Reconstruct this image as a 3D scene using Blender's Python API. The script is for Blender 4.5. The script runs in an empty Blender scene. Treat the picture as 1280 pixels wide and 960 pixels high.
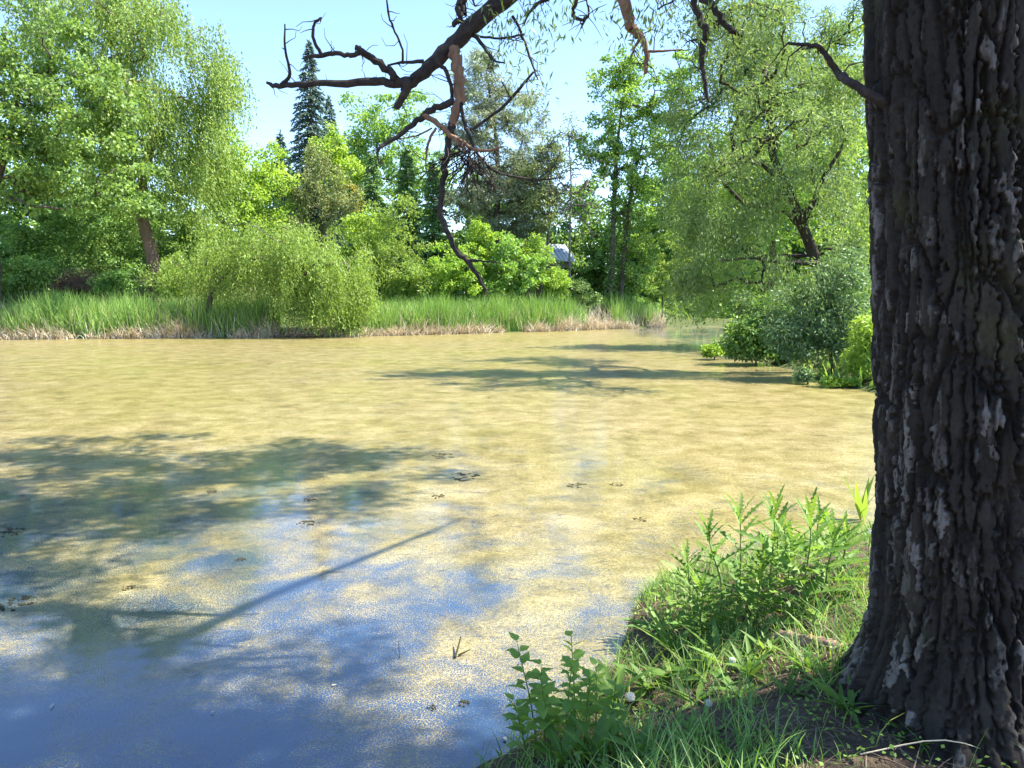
import bpy, math
import numpy as np
from mathutils import Vector, Matrix

scene = bpy.context.scene
COL = scene.collection
rad = math.radians

# ------------------------------------------------------------------ camera
CAM_Z, PITCH, FPX = 2.0, rad(6.2), 961.0          # metres above the water, downward tilt, focal length in 1280-px pixels
cam_d = bpy.data.cameras.new('camera')
cam = bpy.data.objects.new('camera', cam_d); COL.objects.link(cam)
cam.location = (0, 0, CAM_Z); cam.rotation_euler = (math.pi/2 - PITCH, 0, 0)
cam_d.sensor_width = 36.0; cam_d.lens = 36.0*FPX/1280.0; cam_d.clip_start = 0.05; cam_d.clip_end = 5000
scene.camera = cam

# ------------------------------------------------------------------ sky and sun (sun high, to the right, a touch ahead)
SUN_EL, SUN_ROT = rad(54), rad(86)
world = bpy.data.worlds.new('World'); scene.world = world; world.use_nodes = True
wn = world.node_tree
sky = wn.nodes.new('ShaderNodeTexSky'); sky.sky_type = 'NISHITA'; sky.sun_disc = False
sky.sun_elevation = SUN_EL; sky.sun_rotation = SUN_ROT
sky.altitude = 300; sky.air_density = 1.0; sky.dust_density = 0.1; sky.ozone_density = 3.5
wn.links.new(sky.outputs[0], wn.nodes['Background'].inputs[0])
wn.nodes['Background'].inputs[1].default_value = 0.12
sun_d = bpy.data.lights.new('sun', 'SUN'); sun = bpy.data.objects.new('sun', sun_d); COL.objects.link(sun)
sun_d.energy = 5.0; sun_d.angle = rad(0.5); sun_d.color = (1.0, 0.94, 0.80)
SUN = Vector((math.sin(SUN_ROT)*math.cos(SUN_EL), math.cos(SUN_ROT)*math.cos(SUN_EL), math.sin(SUN_EL)))
sun.rotation_euler = SUN.to_track_quat('Z', 'Y').to_euler()
sun.location = (30, -10, 60)
vs = scene.view_settings
vs.view_transform = 'Standard'; vs.look = 'None'; vs.exposure = 1.78; vs.gamma = 1.0; vs.use_curve_mapping = False
scene.cycles.max_bounces = 10; scene.cycles.diffuse_bounces = 5; scene.cycles.transmission_bounces = 6
scene.cycles.glossy_bounces = 2; scene.cycles.sample_clamp_indirect = 6.0
scene.cycles.caustics_reflective = False; scene.cycles.caustics_refractive = False

# ------------------------------------------------------------------ helpers
def P(px, py, Y):
    """point at distance Y ahead that a 1280x960 pixel looks at"""
    a, b = (px-640)/FPX, (py-480)/FPX
    d = np.array([a, math.cos(PITCH)-b*math.sin(PITCH), -math.sin(PITCH)-b*math.cos(PITCH)])
    return np.array([0, 0, CAM_Z]) + d*(Y/d[1])

def tag(o, label=None, cat=None, group=None, kind=None):
    if label: o['label'] = label
    if cat: o['category'] = cat
    if group: o['group'] = group
    if kind: o['kind'] = kind
    return o

def empty(name, loc=(0, 0, 0)):
    o = bpy.data.objects.new(name, None); COL.objects.link(o); o.location = loc
    o.empty_display_size = 0.1
    return o

def mesh_obj(name, verts, faces, mat, parent=None, smooth=False, rnd=None, loc=None):
    """faces: an int array (n,k) or a list of arrays"""
    me = bpy.data.meshes.new(name)
    v = np.asarray(verts, dtype=np.float32)
    if loc is None and parent is not None and parent.type == 'EMPTY': pass
    fl = faces if isinstance(faces, list) else [faces]
    fl = [np.asarray(f, dtype=np.int32) for f in fl if len(f)]
    me.vertices.add(len(v)); me.vertices.foreach_set('co', v.ravel())
    loops = np.concatenate([f.ravel() for f in fl]); sizes = np.concatenate([np.full(len(f), f.shape[1], np.int32) for f in fl])
    me.loops.add(len(loops)); me.loops.foreach_set('vertex_index', loops)
    me.polygons.add(len(sizes)); starts = np.concatenate([[0], np.cumsum(sizes)[:-1]]).astype(np.int32)
    me.polygons.foreach_set('loop_start', starts); me.polygons.foreach_set('loop_total', sizes)
    if smooth: me.polygons.foreach_set('use_smooth', np.ones(len(sizes), bool))
    if rnd is not None:
        at = me.attributes.new('rnd', 'FLOAT', 'FACE'); at.data.foreach_set('value', np.asarray(rnd, np.float32))
    me.update(calc_edges=True); me.validate()
    me.materials.append(mat)
    o = bpy.data.objects.new(name, me); COL.objects.link(o)
    if parent is not None:
        o.parent = parent
        if loc is None: o.matrix_parent_inverse = Matrix.Translation(-Vector(parent.location))   # verts given in world space
        else: o.location = loc
    elif loc is not None: o.location = loc
    return o

def norm(a): return a/np.maximum(np.linalg.norm(a, axis=-1, keepdims=True), 1e-9)

def hash2(ix, iy, seed=0):
    h = (ix.astype(np.int64)*374761393 + iy.astype(np.int64)*668265263 + seed*974634777) & 0x7fffffff
    h = ((h ^ (h >> 13))*1274126177) & 0x7fffffff
    h = h ^ (h >> 16)
    return (h & 0xffff)/65535.0

def vnoise(x, y, seed=0, wrapx=None):
    ix, iy = np.floor(x).astype(np.int64), np.floor(y).astype(np.int64)
    fx, fy = x-ix, y-iy; fx = fx*fx*(3-2*fx); fy = fy*fy*(3-2*fy)
    w = (lambda i: np.mod(i, wrapx)) if wrapx else (lambda i: i)
    a, b = hash2(w(ix), iy, seed), hash2(w(ix+1), iy, seed); c, d = hash2(w(ix), iy+1, seed), hash2(w(ix+1), iy+1, seed)
    return (a*(1-fx)+b*fx)*(1-fy) + (c*(1-fx)+d*fx)*fy

def fbm(x, y, seed=0, octv=4):
    s, a, t = 0, 0.5, 0
    for i in range(octv): s = s + a*vnoise(x*2**i, y*2**i, seed+i); t += a; a *= 0.5
    return s/t

def sstep(a, b, x):
    t = np.clip((x-a)/(b-a), 0, 1); return t*t*(3-2*t)

def smooth_line(pts, n=4):
    """Catmull-Rom through the points (any columns)"""
    p = np.asarray(pts, float)
    if len(p) < 3: return p
    q = np.vstack([2*p[0]-p[1], p, 2*p[-1]-p[-2]]); out = []
    for i in range(1, len(q)-2):
        for t in np.linspace(0, 1, n, endpoint=False):
            out.append(0.5*((2*q[i]) + (-q[i-1]+q[i+1])*t + (2*q[i-1]-5*q[i]+4*q[i+1]-q[i+2])*t*t + (-q[i-1]+3*q[i]-3*q[i+1]+q[i+2])*t**3))
    out.append(p[-1]); return np.array(out)

def tubes(lines, sides=5, rough=0.0, rng=None):
    """lines: list of (pts (n,3), radii (n,)) -> verts, quads"""
    V, F, base = [], [], 0
    ang = np.arange(sides)*2*math.pi/sides
    for pts, r in lines:
        pts = np.asarray(pts, float); r = np.asarray(r, float); n = len(pts)
        t = norm(np.gradient(pts, axis=0))
        ref = np.array([0.31, 0.95, 0.1]) if abs(t[:, 2]).mean() > 0.8 else np.array([0, 0, 1.0])
        a = norm(np.cross(t, ref)); b = np.cross(t, a)
        rr = r[:, None]*np.ones((n, sides))
        if rough and rng is not None: rr = rr*(1+rough*rng.standard_normal((n, sides)))
        ring = pts[:, None, :] + rr[..., None]*(np.cos(ang)[None, :, None]*a[:, None, :] + np.sin(ang)[None, :, None]*b[:, None, :])
        V.append(ring.reshape(-1, 3))
        i = np.arange(n-1)[:, None]*sides; j = np.arange(sides)[None, :]; k = (j+1) % sides
        F.append((base + np.stack([i+j, i+k, i+sides+k, i+sides+j], -1)).reshape(-1, 4))
        base += n*sides
    return np.vstack(V), np.vstack(F)

def leaf_quads(pos, axis, L, W, rng, nz=0.0, mid=0.45):
    """one pointed quad per leaf"""
    n = len(pos); axis = norm(axis)
    up = rng.standard_normal((n, 3)); up[:, 2] += nz
    side = norm(np.cross(axis, up)); nrm = np.cross(side, axis)
    L = np.broadcast_to(L, (n,))[:, None]; W = np.broadcast_to(W, (n,))[:, None]
    m = pos + axis*L*mid + nrm*W*0.12
    v = np.stack([pos, m+side*W*0.5, pos+axis*L - nrm*W*0.15, m-side*W*0.5], 1).reshape(-1, 3)
    f = np.arange(4*n).reshape(-1, 4)
    return v, f

# ------------------------------------------------------------------ materials
def new_mat(name):
    m = bpy.data.materials.new(name); m.use_nodes = True; nt = m.node_tree
    for nd in list(nt.nodes): nt.nodes.remove(nd)
    out = nt.nodes.new('ShaderNodeOutputMaterial')
    return m, nt, out

def node(nt, typ, **kw):
    nd = nt.nodes.new(typ)
    for k, v in kw.items():
        if k in ('operation', 'data_type', 'blend_type', 'attribute_name', 'noise_dimensions', 'feature', 'voronoi_dimensions', 'attribute_type'): setattr(nd, k, v)
        else: nd.inputs[k.replace('_', ' ')].default_value = v
    return nd

def ramp(nt, stops, fac):
    r = nt.nodes.new('ShaderNodeValToRGB'); e = r.color_ramp.elements
    while len(e) < len(stops): e.new(0.5)
    for el, (p, c) in zip(e, stops):
        el.position = p; el.color = (*c, 1) if len(c) == 3 else c
    nt.links.new(fac, r.inputs[0]); return r.outputs[0]

BRIGHT = 1.85      # leaves reflect and transmit together about a quarter of the green light
def leaf_mat(name, dark, mid, light, trans=0.45, gloss=0.06, tboost=(1.35, 1.25, 0.7), rough=0.55):
    dark, mid, light = [tuple(min(0.62, (0.94*x+0.06*sum(c)/3)*BRIGHT) for x in c) for c in (dark, mid, light)]; gloss *= 0.6
    m, nt, out = new_mat(name); L = nt.links.new
    at = node(nt, 'ShaderNodeAttribute', attribute_name='rnd')
    col = ramp(nt, [(0.0, dark), (0.5, mid), (1.0, light)], at.outputs['Fac'])
    oi = nt.nodes.new('ShaderNodeObjectInfo')
    hs = nt.nodes.new('ShaderNodeHueSaturation')
    mp = nt.nodes.new('ShaderNodeMapRange'); mp.inputs[3].default_value = 0.492; mp.inputs[4].default_value = 0.508
    L(oi.outputs['Random'], mp.inputs[0]); L(mp.outputs[0], hs.inputs['Hue']); L(col, hs.inputs['Color'])
    d = nt.nodes.new('ShaderNodeBsdfDiffuse'); t = nt.nodes.new('ShaderNodeBsdfTranslucent'); g = nt.nodes.new('ShaderNodeBsdfGlossy')
    g.inputs['Roughness'].default_value = rough
    mul = node(nt, 'ShaderNodeMixRGB', blend_type='MULTIPLY'); mul.inputs[0].default_value = 1; mul.inputs[2].default_value = (*tboost, 1)
    L(hs.outputs[0], d.inputs[0]); L(hs.outputs[0], mul.inputs[1]); L(mul.outputs[0], t.inputs[0])
    mx = nt.nodes.new('ShaderNodeMixShader'); mx.inputs[0].default_value = trans
    L(d.outputs[0], mx.inputs[1]); L(t.outputs[0], mx.inputs[2])
    m2 = nt.nodes.new('ShaderNodeMixShader'); m2.inputs[0].default_value = gloss
    L(mx.outputs[0], m2.inputs[1]); L(g.outputs[0], m2.inputs[2]); L(m2.outputs[0], out.inputs[0])
    return m

def rough_mat(name, c1, c2, scale=6.0, rough=0.9, bump=0.4, stretch=(1, 1, 1), c3=None, dist=0.02):
    m, nt, out = new_mat(name); L = nt.links.new
    tc = nt.nodes.new('ShaderNodeTexCoord'); mp = nt.nodes.new('ShaderNodeMapping'); mp.inputs['Scale'].default_value = stretch
    L(tc.outputs['Object'], mp.inputs[0])
    n = node(nt, 'ShaderNodeTexNoise', Scale=scale, Detail=6.0, Roughness=0.65); L(mp.outputs[0], n.inputs[0])
    st = [(0.3, c1), (0.7, c2)] + ([(0.82, c3)] if c3 else [])
    col = ramp(nt, st, n.outputs[0])
    b = nt.nodes.new('ShaderNodeBsdfPrincipled'); b.inputs['Roughness'].default_value = rough; b.inputs['Specular IOR Level'].default_value = 0.25
    L(col, b.inputs['Base Color'])
    if bump:
        bp = node(nt, 'ShaderNodeBump', Strength=bump, Distance=dist); L(n.outputs[0], bp.inputs['Height']); L(bp.outputs[0], b.inputs['Normal'])
    L(b.outputs[0], out.inputs[0]); return m

M = {}
M['willow'] = leaf_mat('willow_leaf', (0.06, 0.105, 0.022), (0.125, 0.19, 0.038), (0.22, 0.28, 0.085), 0.45, 0.04)
M['silver'] = leaf_mat('silver_willow_leaf', (0.045, 0.086, 0.026), (0.095, 0.155, 0.045), (0.17, 0.235, 0.095), 0.42, 0.06)
M['maple'] = leaf_mat('broad_leaf', (0.05, 0.105, 0.025), (0.09, 0.17, 0.035), (0.15, 0.25, 0.06), 0.40, 0.06)
M['lime'] = leaf_mat('lime_leaf', (0.09, 0.17, 0.02), (0.15, 0.25, 0.03), (0.24, 0.34, 0.05), 0.45, 0.05)
M['poplar'] = leaf_mat('poplar_leaf', (0.06, 0.125, 0.02), (0.11, 0.205, 0.03), (0.19, 0.29, 0.06), 0.45, 0.08)
M['weep'] = leaf_mat('weeping_leaf', (0.07, 0.12, 0.02), (0.125, 0.195, 0.035), (0.19, 0.265, 0.06), 0.45, 0.04)
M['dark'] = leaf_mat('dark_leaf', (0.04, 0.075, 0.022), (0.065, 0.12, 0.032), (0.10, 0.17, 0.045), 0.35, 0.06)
M['spruce'] = leaf_mat('spruce_needle', (0.05, 0.085, 0.07), (0.085, 0.13, 0.105), (0.13, 0.18, 0.15), 0.15, 0.05, (1, 1, 0.9))
M['fir'] = leaf_mat('fir_needle', (0.06, 0.115, 0.04), (0.10, 0.18, 0.06), (0.16, 0.25, 0.085), 0.25, 0.05)
M['pine'] = leaf_mat('pine_needle', (0.08, 0.105, 0.06), (0.14, 0.17, 0.095), (0.22, 0.25, 0.15), 0.25, 0.06, (1, 1, 0.8))
M['olive'] = leaf_mat('olive_leaf', (0.07, 0.09, 0.035), (0.12, 0.15, 0.055), (0.18, 0.21, 0.08), 0.3, 0.05)
M['orange'] = leaf_mat('orange_leaf', (0.125, 0.13, 0.014), (0.16, 0.165, 0.018), (0.20, 0.20, 0.03), 0.4, 0.04, (1.1, 1, 0.6))
M['blue'] = leaf_mat('bluish_leaf', (0.04, 0.085, 0.034), (0.07, 0.13, 0.052), (0.125, 0.20, 0.09), 0.35, 0.08)
M['crown'] = leaf_mat('near_leaf', (0.045, 0.085, 0.02), (0.085, 0.14, 0.03), (0.14, 0.21, 0.05), 0.42, 0.08)
M['reed'] = leaf_mat('reed_blade', (0.055, 0.13, 0.025), (0.10, 0.20, 0.04), (0.18, 0.27, 0.07), 0.35, 0.05)
M['dryreed'] = leaf_mat('dry_reed', (0.22, 0.16, 0.10), (0.36, 0.28, 0.19), (0.50, 0.41, 0.30), 0.2, 0.03, (1, 0.95, 0.85))
M['grass'] = leaf_mat('grass_blade', (0.055, 0.12, 0.02), (0.10, 0.20, 0.035), (0.22, 0.27, 0.08), 0.4, 0.08)
M['weed'] = leaf_mat('weed_leaf', (0.045, 0.10, 0.016), (0.078, 0.15, 0.022), (0.125, 0.205, 0.03), 0.47, 0.045)
M['nettle'] = leaf_mat('oval_leaf', (0.06, 0.125, 0.018), (0.10, 0.185, 0.028), (0.17, 0.25, 0.04), 0.48, 0.05)
M['litter'] = leaf_mat('dead_leaf', (0.035, 0.024, 0.017), (0.08, 0.056, 0.038), (0.17, 0.125, 0.09), 0.15, 0.03, (1, 0.9, 0.8))
M['paleleaf'] = leaf_mat('pale_fallen_leaf', (0.2, 0.17, 0.12), (0.25, 0.22, 0.16), (0.32, 0.28, 0.2), 0.1, 0.03, (1, 1, 1))
M['stem'] = rough_mat('green_stem', (0.09, 0.15, 0.04), (0.14, 0.2, 0.06), 20, 0.6, 0.1)
M['puff'] = rough_mat('seed_down', (0.75, 0.75, 0.72), (0.82, 0.82, 0.8), 20, 0.9, 0)
M['bark'] = rough_mat('tree_bark', (0.055, 0.045, 0.036), (0.13, 0.11, 0.09), 3.0, 0.95, 0.6, (3, 3, 0.6), dist=0.05)
M['barkdark'] = rough_mat('dark_willow_bark', (0.025, 0.02, 0.016), (0.06, 0.05, 0.04), 3.0, 0.95, 0.6, (3, 3, 0.6), dist=0.05)
M['barkred'] = rough_mat('willow_trunk_bark', (0.10, 0.065, 0.045), (0.21, 0.15, 0.11), 2.5, 0.95, 0.6, (3, 3, 0.5), dist=0.05)
M['barkgrey'] = rough_mat('grey_bare_bark', (0.12, 0.10, 0.10), (0.22, 0.19, 0.19), 3.0, 0.95, 0.4, (3, 3, 0.5))
M['deadwood'] = rough_mat('dead_limb_bark', (0.022, 0.019, 0.020), (0.075, 0.057, 0.048), 22.0, 0.9, 1.0, (1, 1, 1), (0.20, 0.125, 0.085), 0.015)
M['peeled'] = rough_mat('peeled_branch_wood', (0.13, 0.07, 0.045), (0.34, 0.20, 0.125), 22.0, 0.85, 1.0, (1, 1, 0.35), (0.40, 0.29, 0.22), 0.012)
M['rootwood'] = rough_mat('root_wood', (0.15, 0.09, 0.065), (0.36, 0.25, 0.19), 18.0, 0.85, 0.6, (1, 1, 1), None, 0.01)

def bark_mat():
    m, nt, out = new_mat('furrowed_bark'); L = nt.links.new
    tc = nt.nodes.new('ShaderNodeTexCoord')
    at = node(nt, 'ShaderNodeAttribute', attribute_name='ridge')
    n1 = node(nt, 'ShaderNodeTexNoise', Scale=5.0, Detail=5.0, Roughness=0.6); L(tc.outputs['Object'], n1.inputs[0])
    base = ramp(nt, [(0.3, (0.015, 0.0118, 0.0098)), (0.55, (0.029, 0.0222, 0.0178)), (0.75, (0.052, 0.0385, 0.030))], n1.outputs[0])
    # pale weathered flakes and lichen sit on the ridge crests in broken upright streaks
    mp = nt.nodes.new('ShaderNodeMapping'); mp.inputs['Scale'].default_value = (1, 1, 0.34); L(tc.outputs['Object'], mp.inputs[0])
    n2 = node(nt, 'ShaderNodeTexNoise', Scale=60.0, Detail=6.0, Roughness=0.7); L(mp.outputs[0], n2.inputs[0])
    n3 = node(nt, 'ShaderNodeTexNoise', Scale=4.5, Detail=3.0); L(mp.outputs[0], n3.inputs[0])
    fk = node(nt, 'ShaderNodeAttribute', attribute_name='flake')
    a1 = node(nt, 'ShaderNodeMath', operation='MULTIPLY'); L(fk.outputs['Fac'], a1.inputs[0]); L(at.outputs['Fac'], a1.inputs[1])
    a2 = node(nt, 'ShaderNodeMath', operation='MULTIPLY'); L(a1.outputs[0], a2.inputs[0]); L(n3.outputs[0], a2.inputs[1])
    a3 = node(nt, 'ShaderNodeMath', operation='MULTIPLY'); L(a2.outputs[0], a3.inputs[0]); L(n2.outputs[0], a3.inputs[1])
    fac = ramp(nt, [(0.11, (0, 0, 0)), (0.25, (0.9, 0.9, 0.9))], a3.outputs[0])
    mix = nt.nodes.new('ShaderNodeMixRGB'); mix.inputs[2].default_value = (0.19, 0.165, 0.15, 1); L(fac, mix.inputs[0]); L(base, mix.inputs[1])
    # a little moss low on the bole
    n4 = node(nt, 'ShaderNodeTexNoise', Scale=3.0, Detail=4.0); L(tc.outputs['Object'], n4.inputs[0])
    f4 = ramp(nt, [(0.58, (0, 0, 0)), (0.72, (0.5, 0.5, 0.5))], n4.outputs[0])
    mix2 = nt.nodes.new('ShaderNodeMixRGB'); mix2.inputs[2].default_value = (0.06, 0.06, 0.02, 1); L(f4, mix2.inputs[0]); L(mix.outputs[0], mix2.inputs[1])
    b = nt.nodes.new('ShaderNodeBsdfPrincipled'); b.inputs['Roughness'].default_value = 0.85; b.inputs['Specular IOR Level'].default_value = 0.3
    L(mix2.outputs[0], b.inputs['Base Color'])
    n5 = node(nt, 'ShaderNodeTexNoise', Scale=90.0, Detail=5.0, Roughness=0.7); L(tc.outputs['Object'], n5.inputs[0])
    bp = node(nt, 'ShaderNodeBump', Strength=0.8, Distance=0.006); L(n5.outputs[0], bp.inputs['Height']); L(bp.outputs[0], b.inputs['Normal'])
    L(b.outputs[0], out.inputs[0]); return m
M['bigbark'] = bark_mat()

def ground_mat():
    m, nt, out = new_mat('soil_and_turf'); L = nt.links.new
    tc = nt.nodes.new('ShaderNodeTexCoord')
    n1 = node(nt, 'ShaderNodeTexNoise', Scale=1.3, Detail=6.0, Roughness=0.65); L(tc.outputs['Object'], n1.inputs[0])
    n2 = node(nt, 'ShaderNodeTexNoise', Scale=45.0, Detail=5.0, Roughness=0.7); L(tc.outputs['Object'], n2.inputs[0])
    soil = ramp(nt, [(0.3, (0.065, 0.042, 0.034)), (0.6, (0.15, 0.10, 0.08)), (0.8, (0.27, 0.20, 0.16))], n2.outputs[0])
    turf = ramp(nt, [(0.3, (0.035, 0.06, 0.015)), (0.7, (0.08, 0.12, 0.03))], n2.outputs[0])
    f = ramp(nt, [(0.44, (0, 0, 0)), (0.58, (1, 1, 1))], n1.outputs[0])
    # turf takes over away from the trampled bank
    sx = nt.nodes.new('ShaderNodeSeparateXYZ'); L(tc.outputs['Object'], sx.inputs[0])
    mr = nt.nodes.new('ShaderNodeMapRange'); mr.inputs[1].default_value = 9; mr.inputs[2].default_value = 16; L(sx.outputs[1], mr.inputs[0])
    fl_ = node(nt, 'ShaderNodeMath', operation='MULTIPLY'); L(f, fl_.inputs[0]); fl_.inputs[1].default_value = 0.22
    mxv = node(nt, 'ShaderNodeMath', operation='MAXIMUM'); L(fl_.outputs[0], mxv.inputs[0]); L(mr.outputs[0], mxv.inputs[1])
    scl = node(nt, 'ShaderNodeMath', operation='MULTIPLY'); L(mxv.outputs[0], scl.inputs[0]); scl.inputs[1].default_value = 0.8
    mix = nt.nodes.new('ShaderNodeMixRGB'); L(scl.outputs[0], mix.inputs[0]); L(soil, mix.inputs[1]); L(turf, mix.inputs[2])
    b = nt.nodes.new('ShaderNodeBsdfPrincipled'); b.inputs['Roughness'].default_value = 0.95; b.inputs['Specular IOR Level'].default_value = 0.15
    L(mix.outputs[0], b.inputs['Base Color'])
    bp = node(nt, 'ShaderNodeBump', Strength=1.0, Distance=0.03); L(n2.outputs[0], bp.inputs['Height']); L(bp.outputs[0], b.inputs['Normal'])
    L(b.outputs[0], out.inputs[0]); return m
M['ground'] = ground_mat()

def water_mat():
    m, nt, out = new_mat('pond_water_with_duckweed'); L = nt.links.new
    tc = nt.nodes.new('ShaderNodeTexCoord'); C = tc.outputs['Object']
    # where the floating film is thick: large drifts, then streaks, then single specks
    big = node(nt, 'ShaderNodeTexNoise', Scale=0.22, Detail=3.0, Roughness=0.5); L(C, big.inputs[0])
    med = node(nt, 'ShaderNodeTexNoise', Scale=1.6, Detail=6.0, Roughness=0.62, Distortion=0.4); L(C, med.inputs[0])
    spk = node(nt, 'ShaderNodeTexNoise', Scale=120.0, Detail=3.0, Roughness=0.6); L(C, spk.inputs[0])
    sx = nt.nodes.new('ShaderNodeSeparateXYZ'); L(C, sx.inputs[0])
    far = nt.nodes.new('ShaderNodeMapRange'); far.inputs[1].default_value = 3.0; far.inputs[2].default_value = 13.0
    far.inputs[3].default_value = -0.065; far.inputs[4].default_value = 0.16; L(sx.outputs[1], far.inputs[0])
    def mth(op, a, b):
        nd = node(nt, 'ShaderNodeMath', operation=op)
        for i, v in enumerate((a, b)):
            if isinstance(v, (int, float)): nd.inputs[i].default_value = v
            else: L(v, nd.inputs[i])
        return nd.outputs[0]
    cov = mth('ADD', mth('MULTIPLY', mth('SUBTRACT', big.outputs[0], 0.5), 0.35), mth('MULTIPLY', mth('SUBTRACT', med.outputs[0], 0.5), 0.58))
    cov = mth('ADD', cov, far.outputs[0])
    rt = nt.nodes.new('ShaderNodeMapRange'); rt.inputs[1].default_value = -1.5; rt.inputs[2].default_value = 2.5; rt.inputs[3].default_value = 0.0; rt.inputs[4].default_value = 0.10; L(sx.outputs[0], rt.inputs[0])
    cov = mth('ADD', cov, rt.outputs[0])
    # the inlet by the channel bank is clearer
    ia = nt.nodes.new('ShaderNodeMapRange'); ia.inputs[1].default_value = 4.0; ia.inputs[2].default_value = 9.0; L(sx.outputs[0], ia.inputs[0])
    ib = nt.nodes.new('ShaderNodeMapRange'); ib.inputs[1].default_value = 17.0; ib.inputs[2].default_value = 24.0; L(sx.outputs[1], ib.inputs[0])
    cov = mth('SUBTRACT', cov, mth('MULTIPLY', mth('MULTIPLY', ia.outputs[0], ib.outputs[0]), 0.32))
    val = mth('ADD', cov, spk.outputs[0])
    film = ramp(nt, [(0.475, (0, 0, 0)), (0.515, (1, 1, 1))], val)
    cn = node(nt, 'ShaderNodeTexNoise', Scale=1.7, Detail=9.0, Roughness=0.8, Distortion=0.3); L(C, cn.inputs[0])
    col = ramp(nt, [(0.30, (0.085, 0.063, 0.016)), (0.42, (0.19, 0.15, 0.048)), (0.54, (0.285, 0.23, 0.10)), (0.68, (0.38, 0.32, 0.175))], cn.outputs[0])
    sc2 = node(nt, 'ShaderNodeTexNoise', Scale=38.0, Detail=4.0, Roughness=0.75); L(C, sc2.inputs[0])
    sp2 = ramp(nt, [(0.3, (0.3, 0.3, 0.25)), (0.5, (0.9, 0.9, 0.9)), (0.7, (1.35, 1.35, 1.4))], sc2.outputs[0])
    # greener drifts, and brown rotting flecks drawn out in lines
    gn = node(nt, 'ShaderNodeTexNoise', Scale=0.16, Detail=4.0, Roughness=0.6); L(C, gn.inputs[0])
    gf = ramp(nt, [(0.42, (0, 0, 0)), (0.62, (0.75, 0.75, 0.75))], gn.outputs[0])
    grn = nt.nodes.new('ShaderNodeMixRGB'); grn.blend_type = 'MULTIPLY'; grn.inputs[2].default_value = (0.86, 0.92, 0.62, 1); L(gf, grn.inputs[0]); L(col, grn.inputs[1])
    mp = nt.nodes.new('ShaderNodeMapping'); mp.inputs['Scale'].default_value = (0.5, 1.2, 1); mp.inputs['Rotation'].default_value = (0, 0, 0.4); L(C, mp.inputs[0])
    fn = node(nt, 'ShaderNodeTexNoise', Scale=9.0, Detail=6.0, Roughness=0.7, Distortion=0.8); L(mp.outputs[0], fn.inputs[0])
    ff = ramp(nt, [(0.58, (0, 0, 0)), (0.68, (0.85, 0.85, 0.85))], fn.outputs[0])
    brn = nt.nodes.new('ShaderNodeMixRGB'); brn.inputs[2].default_value = (0.06, 0.045, 0.014, 1); L(ff, brn.inputs[0]); L(grn.outputs[0], brn.inputs[1])
    mul = nt.nodes.new('ShaderNodeMixRGB'); mul.blend_type = 'MULTIPLY'; mul.inputs[0].default_value = 1; L(brn.outputs[0], mul.inputs[1]); L(sp2, mul.inputs[2])
    bw = nt.nodes.new('ShaderNodeBsdfPrincipled'); bw.inputs['Base Color'].default_value = (0.020, 0.046, 0.095, 1)  # blue of the reflected sky is partly put into the base colour
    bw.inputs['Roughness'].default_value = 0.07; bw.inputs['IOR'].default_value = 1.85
    bf = nt.nodes.new('ShaderNodeBsdfPrincipled'); L(mul.outputs[0], bf.inputs['Base Color'])
    bf.inputs['Roughness'].default_value = 0.55; bf.inputs['Specular IOR Level'].default_value = 0.3
    bf.inputs['Coat Weight'].default_value = 0.4; bf.inputs['Coat Roughness'].default_value = 0.12; bf.inputs['Coat IOR'].default_value = 1.6
    bp = node(nt, 'ShaderNodeBump', Strength=0.35, Distance=0.006); L(spk.outputs[0], bp.inputs['Height']); L(bp.outputs[0], bf.inputs['Normal'])
    rp = node(nt, 'ShaderNodeTexNoise', Scale=2.2, Detail=2.0); L(C, rp.inputs[0])
    bp2 = node(nt, 'ShaderNodeBump', Strength=0.12, Distance=0.03); L(rp.outputs[0], bp2.inputs['Height']); L(bp2.outputs[0], bw.inputs['Normal']); L(bp2.outputs[0], bf.inputs['Coat Normal'])
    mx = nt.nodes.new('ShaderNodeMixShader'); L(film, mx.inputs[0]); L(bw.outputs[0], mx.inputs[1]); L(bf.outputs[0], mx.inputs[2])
    L(mx.outputs[0], out.inputs[0]); return m
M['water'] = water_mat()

# ------------------------------------------------------------------ ground and pond
POND = np.array([(-0.5, 2.75), (0.05, 3.27), (0.38, 3.66), (0.62, 4.2), (0.80, 4.9), (1.02, 5.3), (1.45, 5.65), (2.1, 6.0), (3.3, 6.7), (5.2, 8.2), (7.0, 10), (8.2, 12.5),
    (8.0, 16.2), (7.5, 18.2), (8.0, 21.3), (8.2, 25.6), (10.6, 35), (15.4, 52), (21, 66), (13.6, 62), (11.5, 58), (3.2, 50.6), (-3.8, 45.8), (-8.9, 42.7),
    (-18.7, 40.9), (-26, 39.4), (-45, 37), (-62, 20), (-52, -6), (-24, -4), (-8, -0.2), (-3, 1.2), (-1.3, 2.1)], float)

def pond_sd(x, y):
    """signed distance to the shore, positive on land"""
    x = np.asarray(x, float); y = np.asarray(y, float)
    best = np.full(x.shape, 1e9); inside = np.zeros(x.shape, bool)
    n = len(POND)
    for i in range(n):
        a, b = POND[i], POND[(i+1) % n]
        e = b-a; wx, wy = x-a[0], y-a[1]
        t = np.clip((wx*e[0]+wy*e[1])/(e@e), 0, 1)
        best = np.minimum(best, (wx-t*e[0])**2+(wy-t*e[1])**2)
        c = ((a[1] <= y) & (b[1] > y)) | ((b[1] <= y) & (a[1] > y))
        xi = a[0] + (y-a[1])/(e[1] if abs(e[1]) > 1e-9 else 1e-9)*e[0]
        inside ^= c & (x < xi)
    return np.where(inside, -1, 1)*np.sqrt(best)

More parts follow.
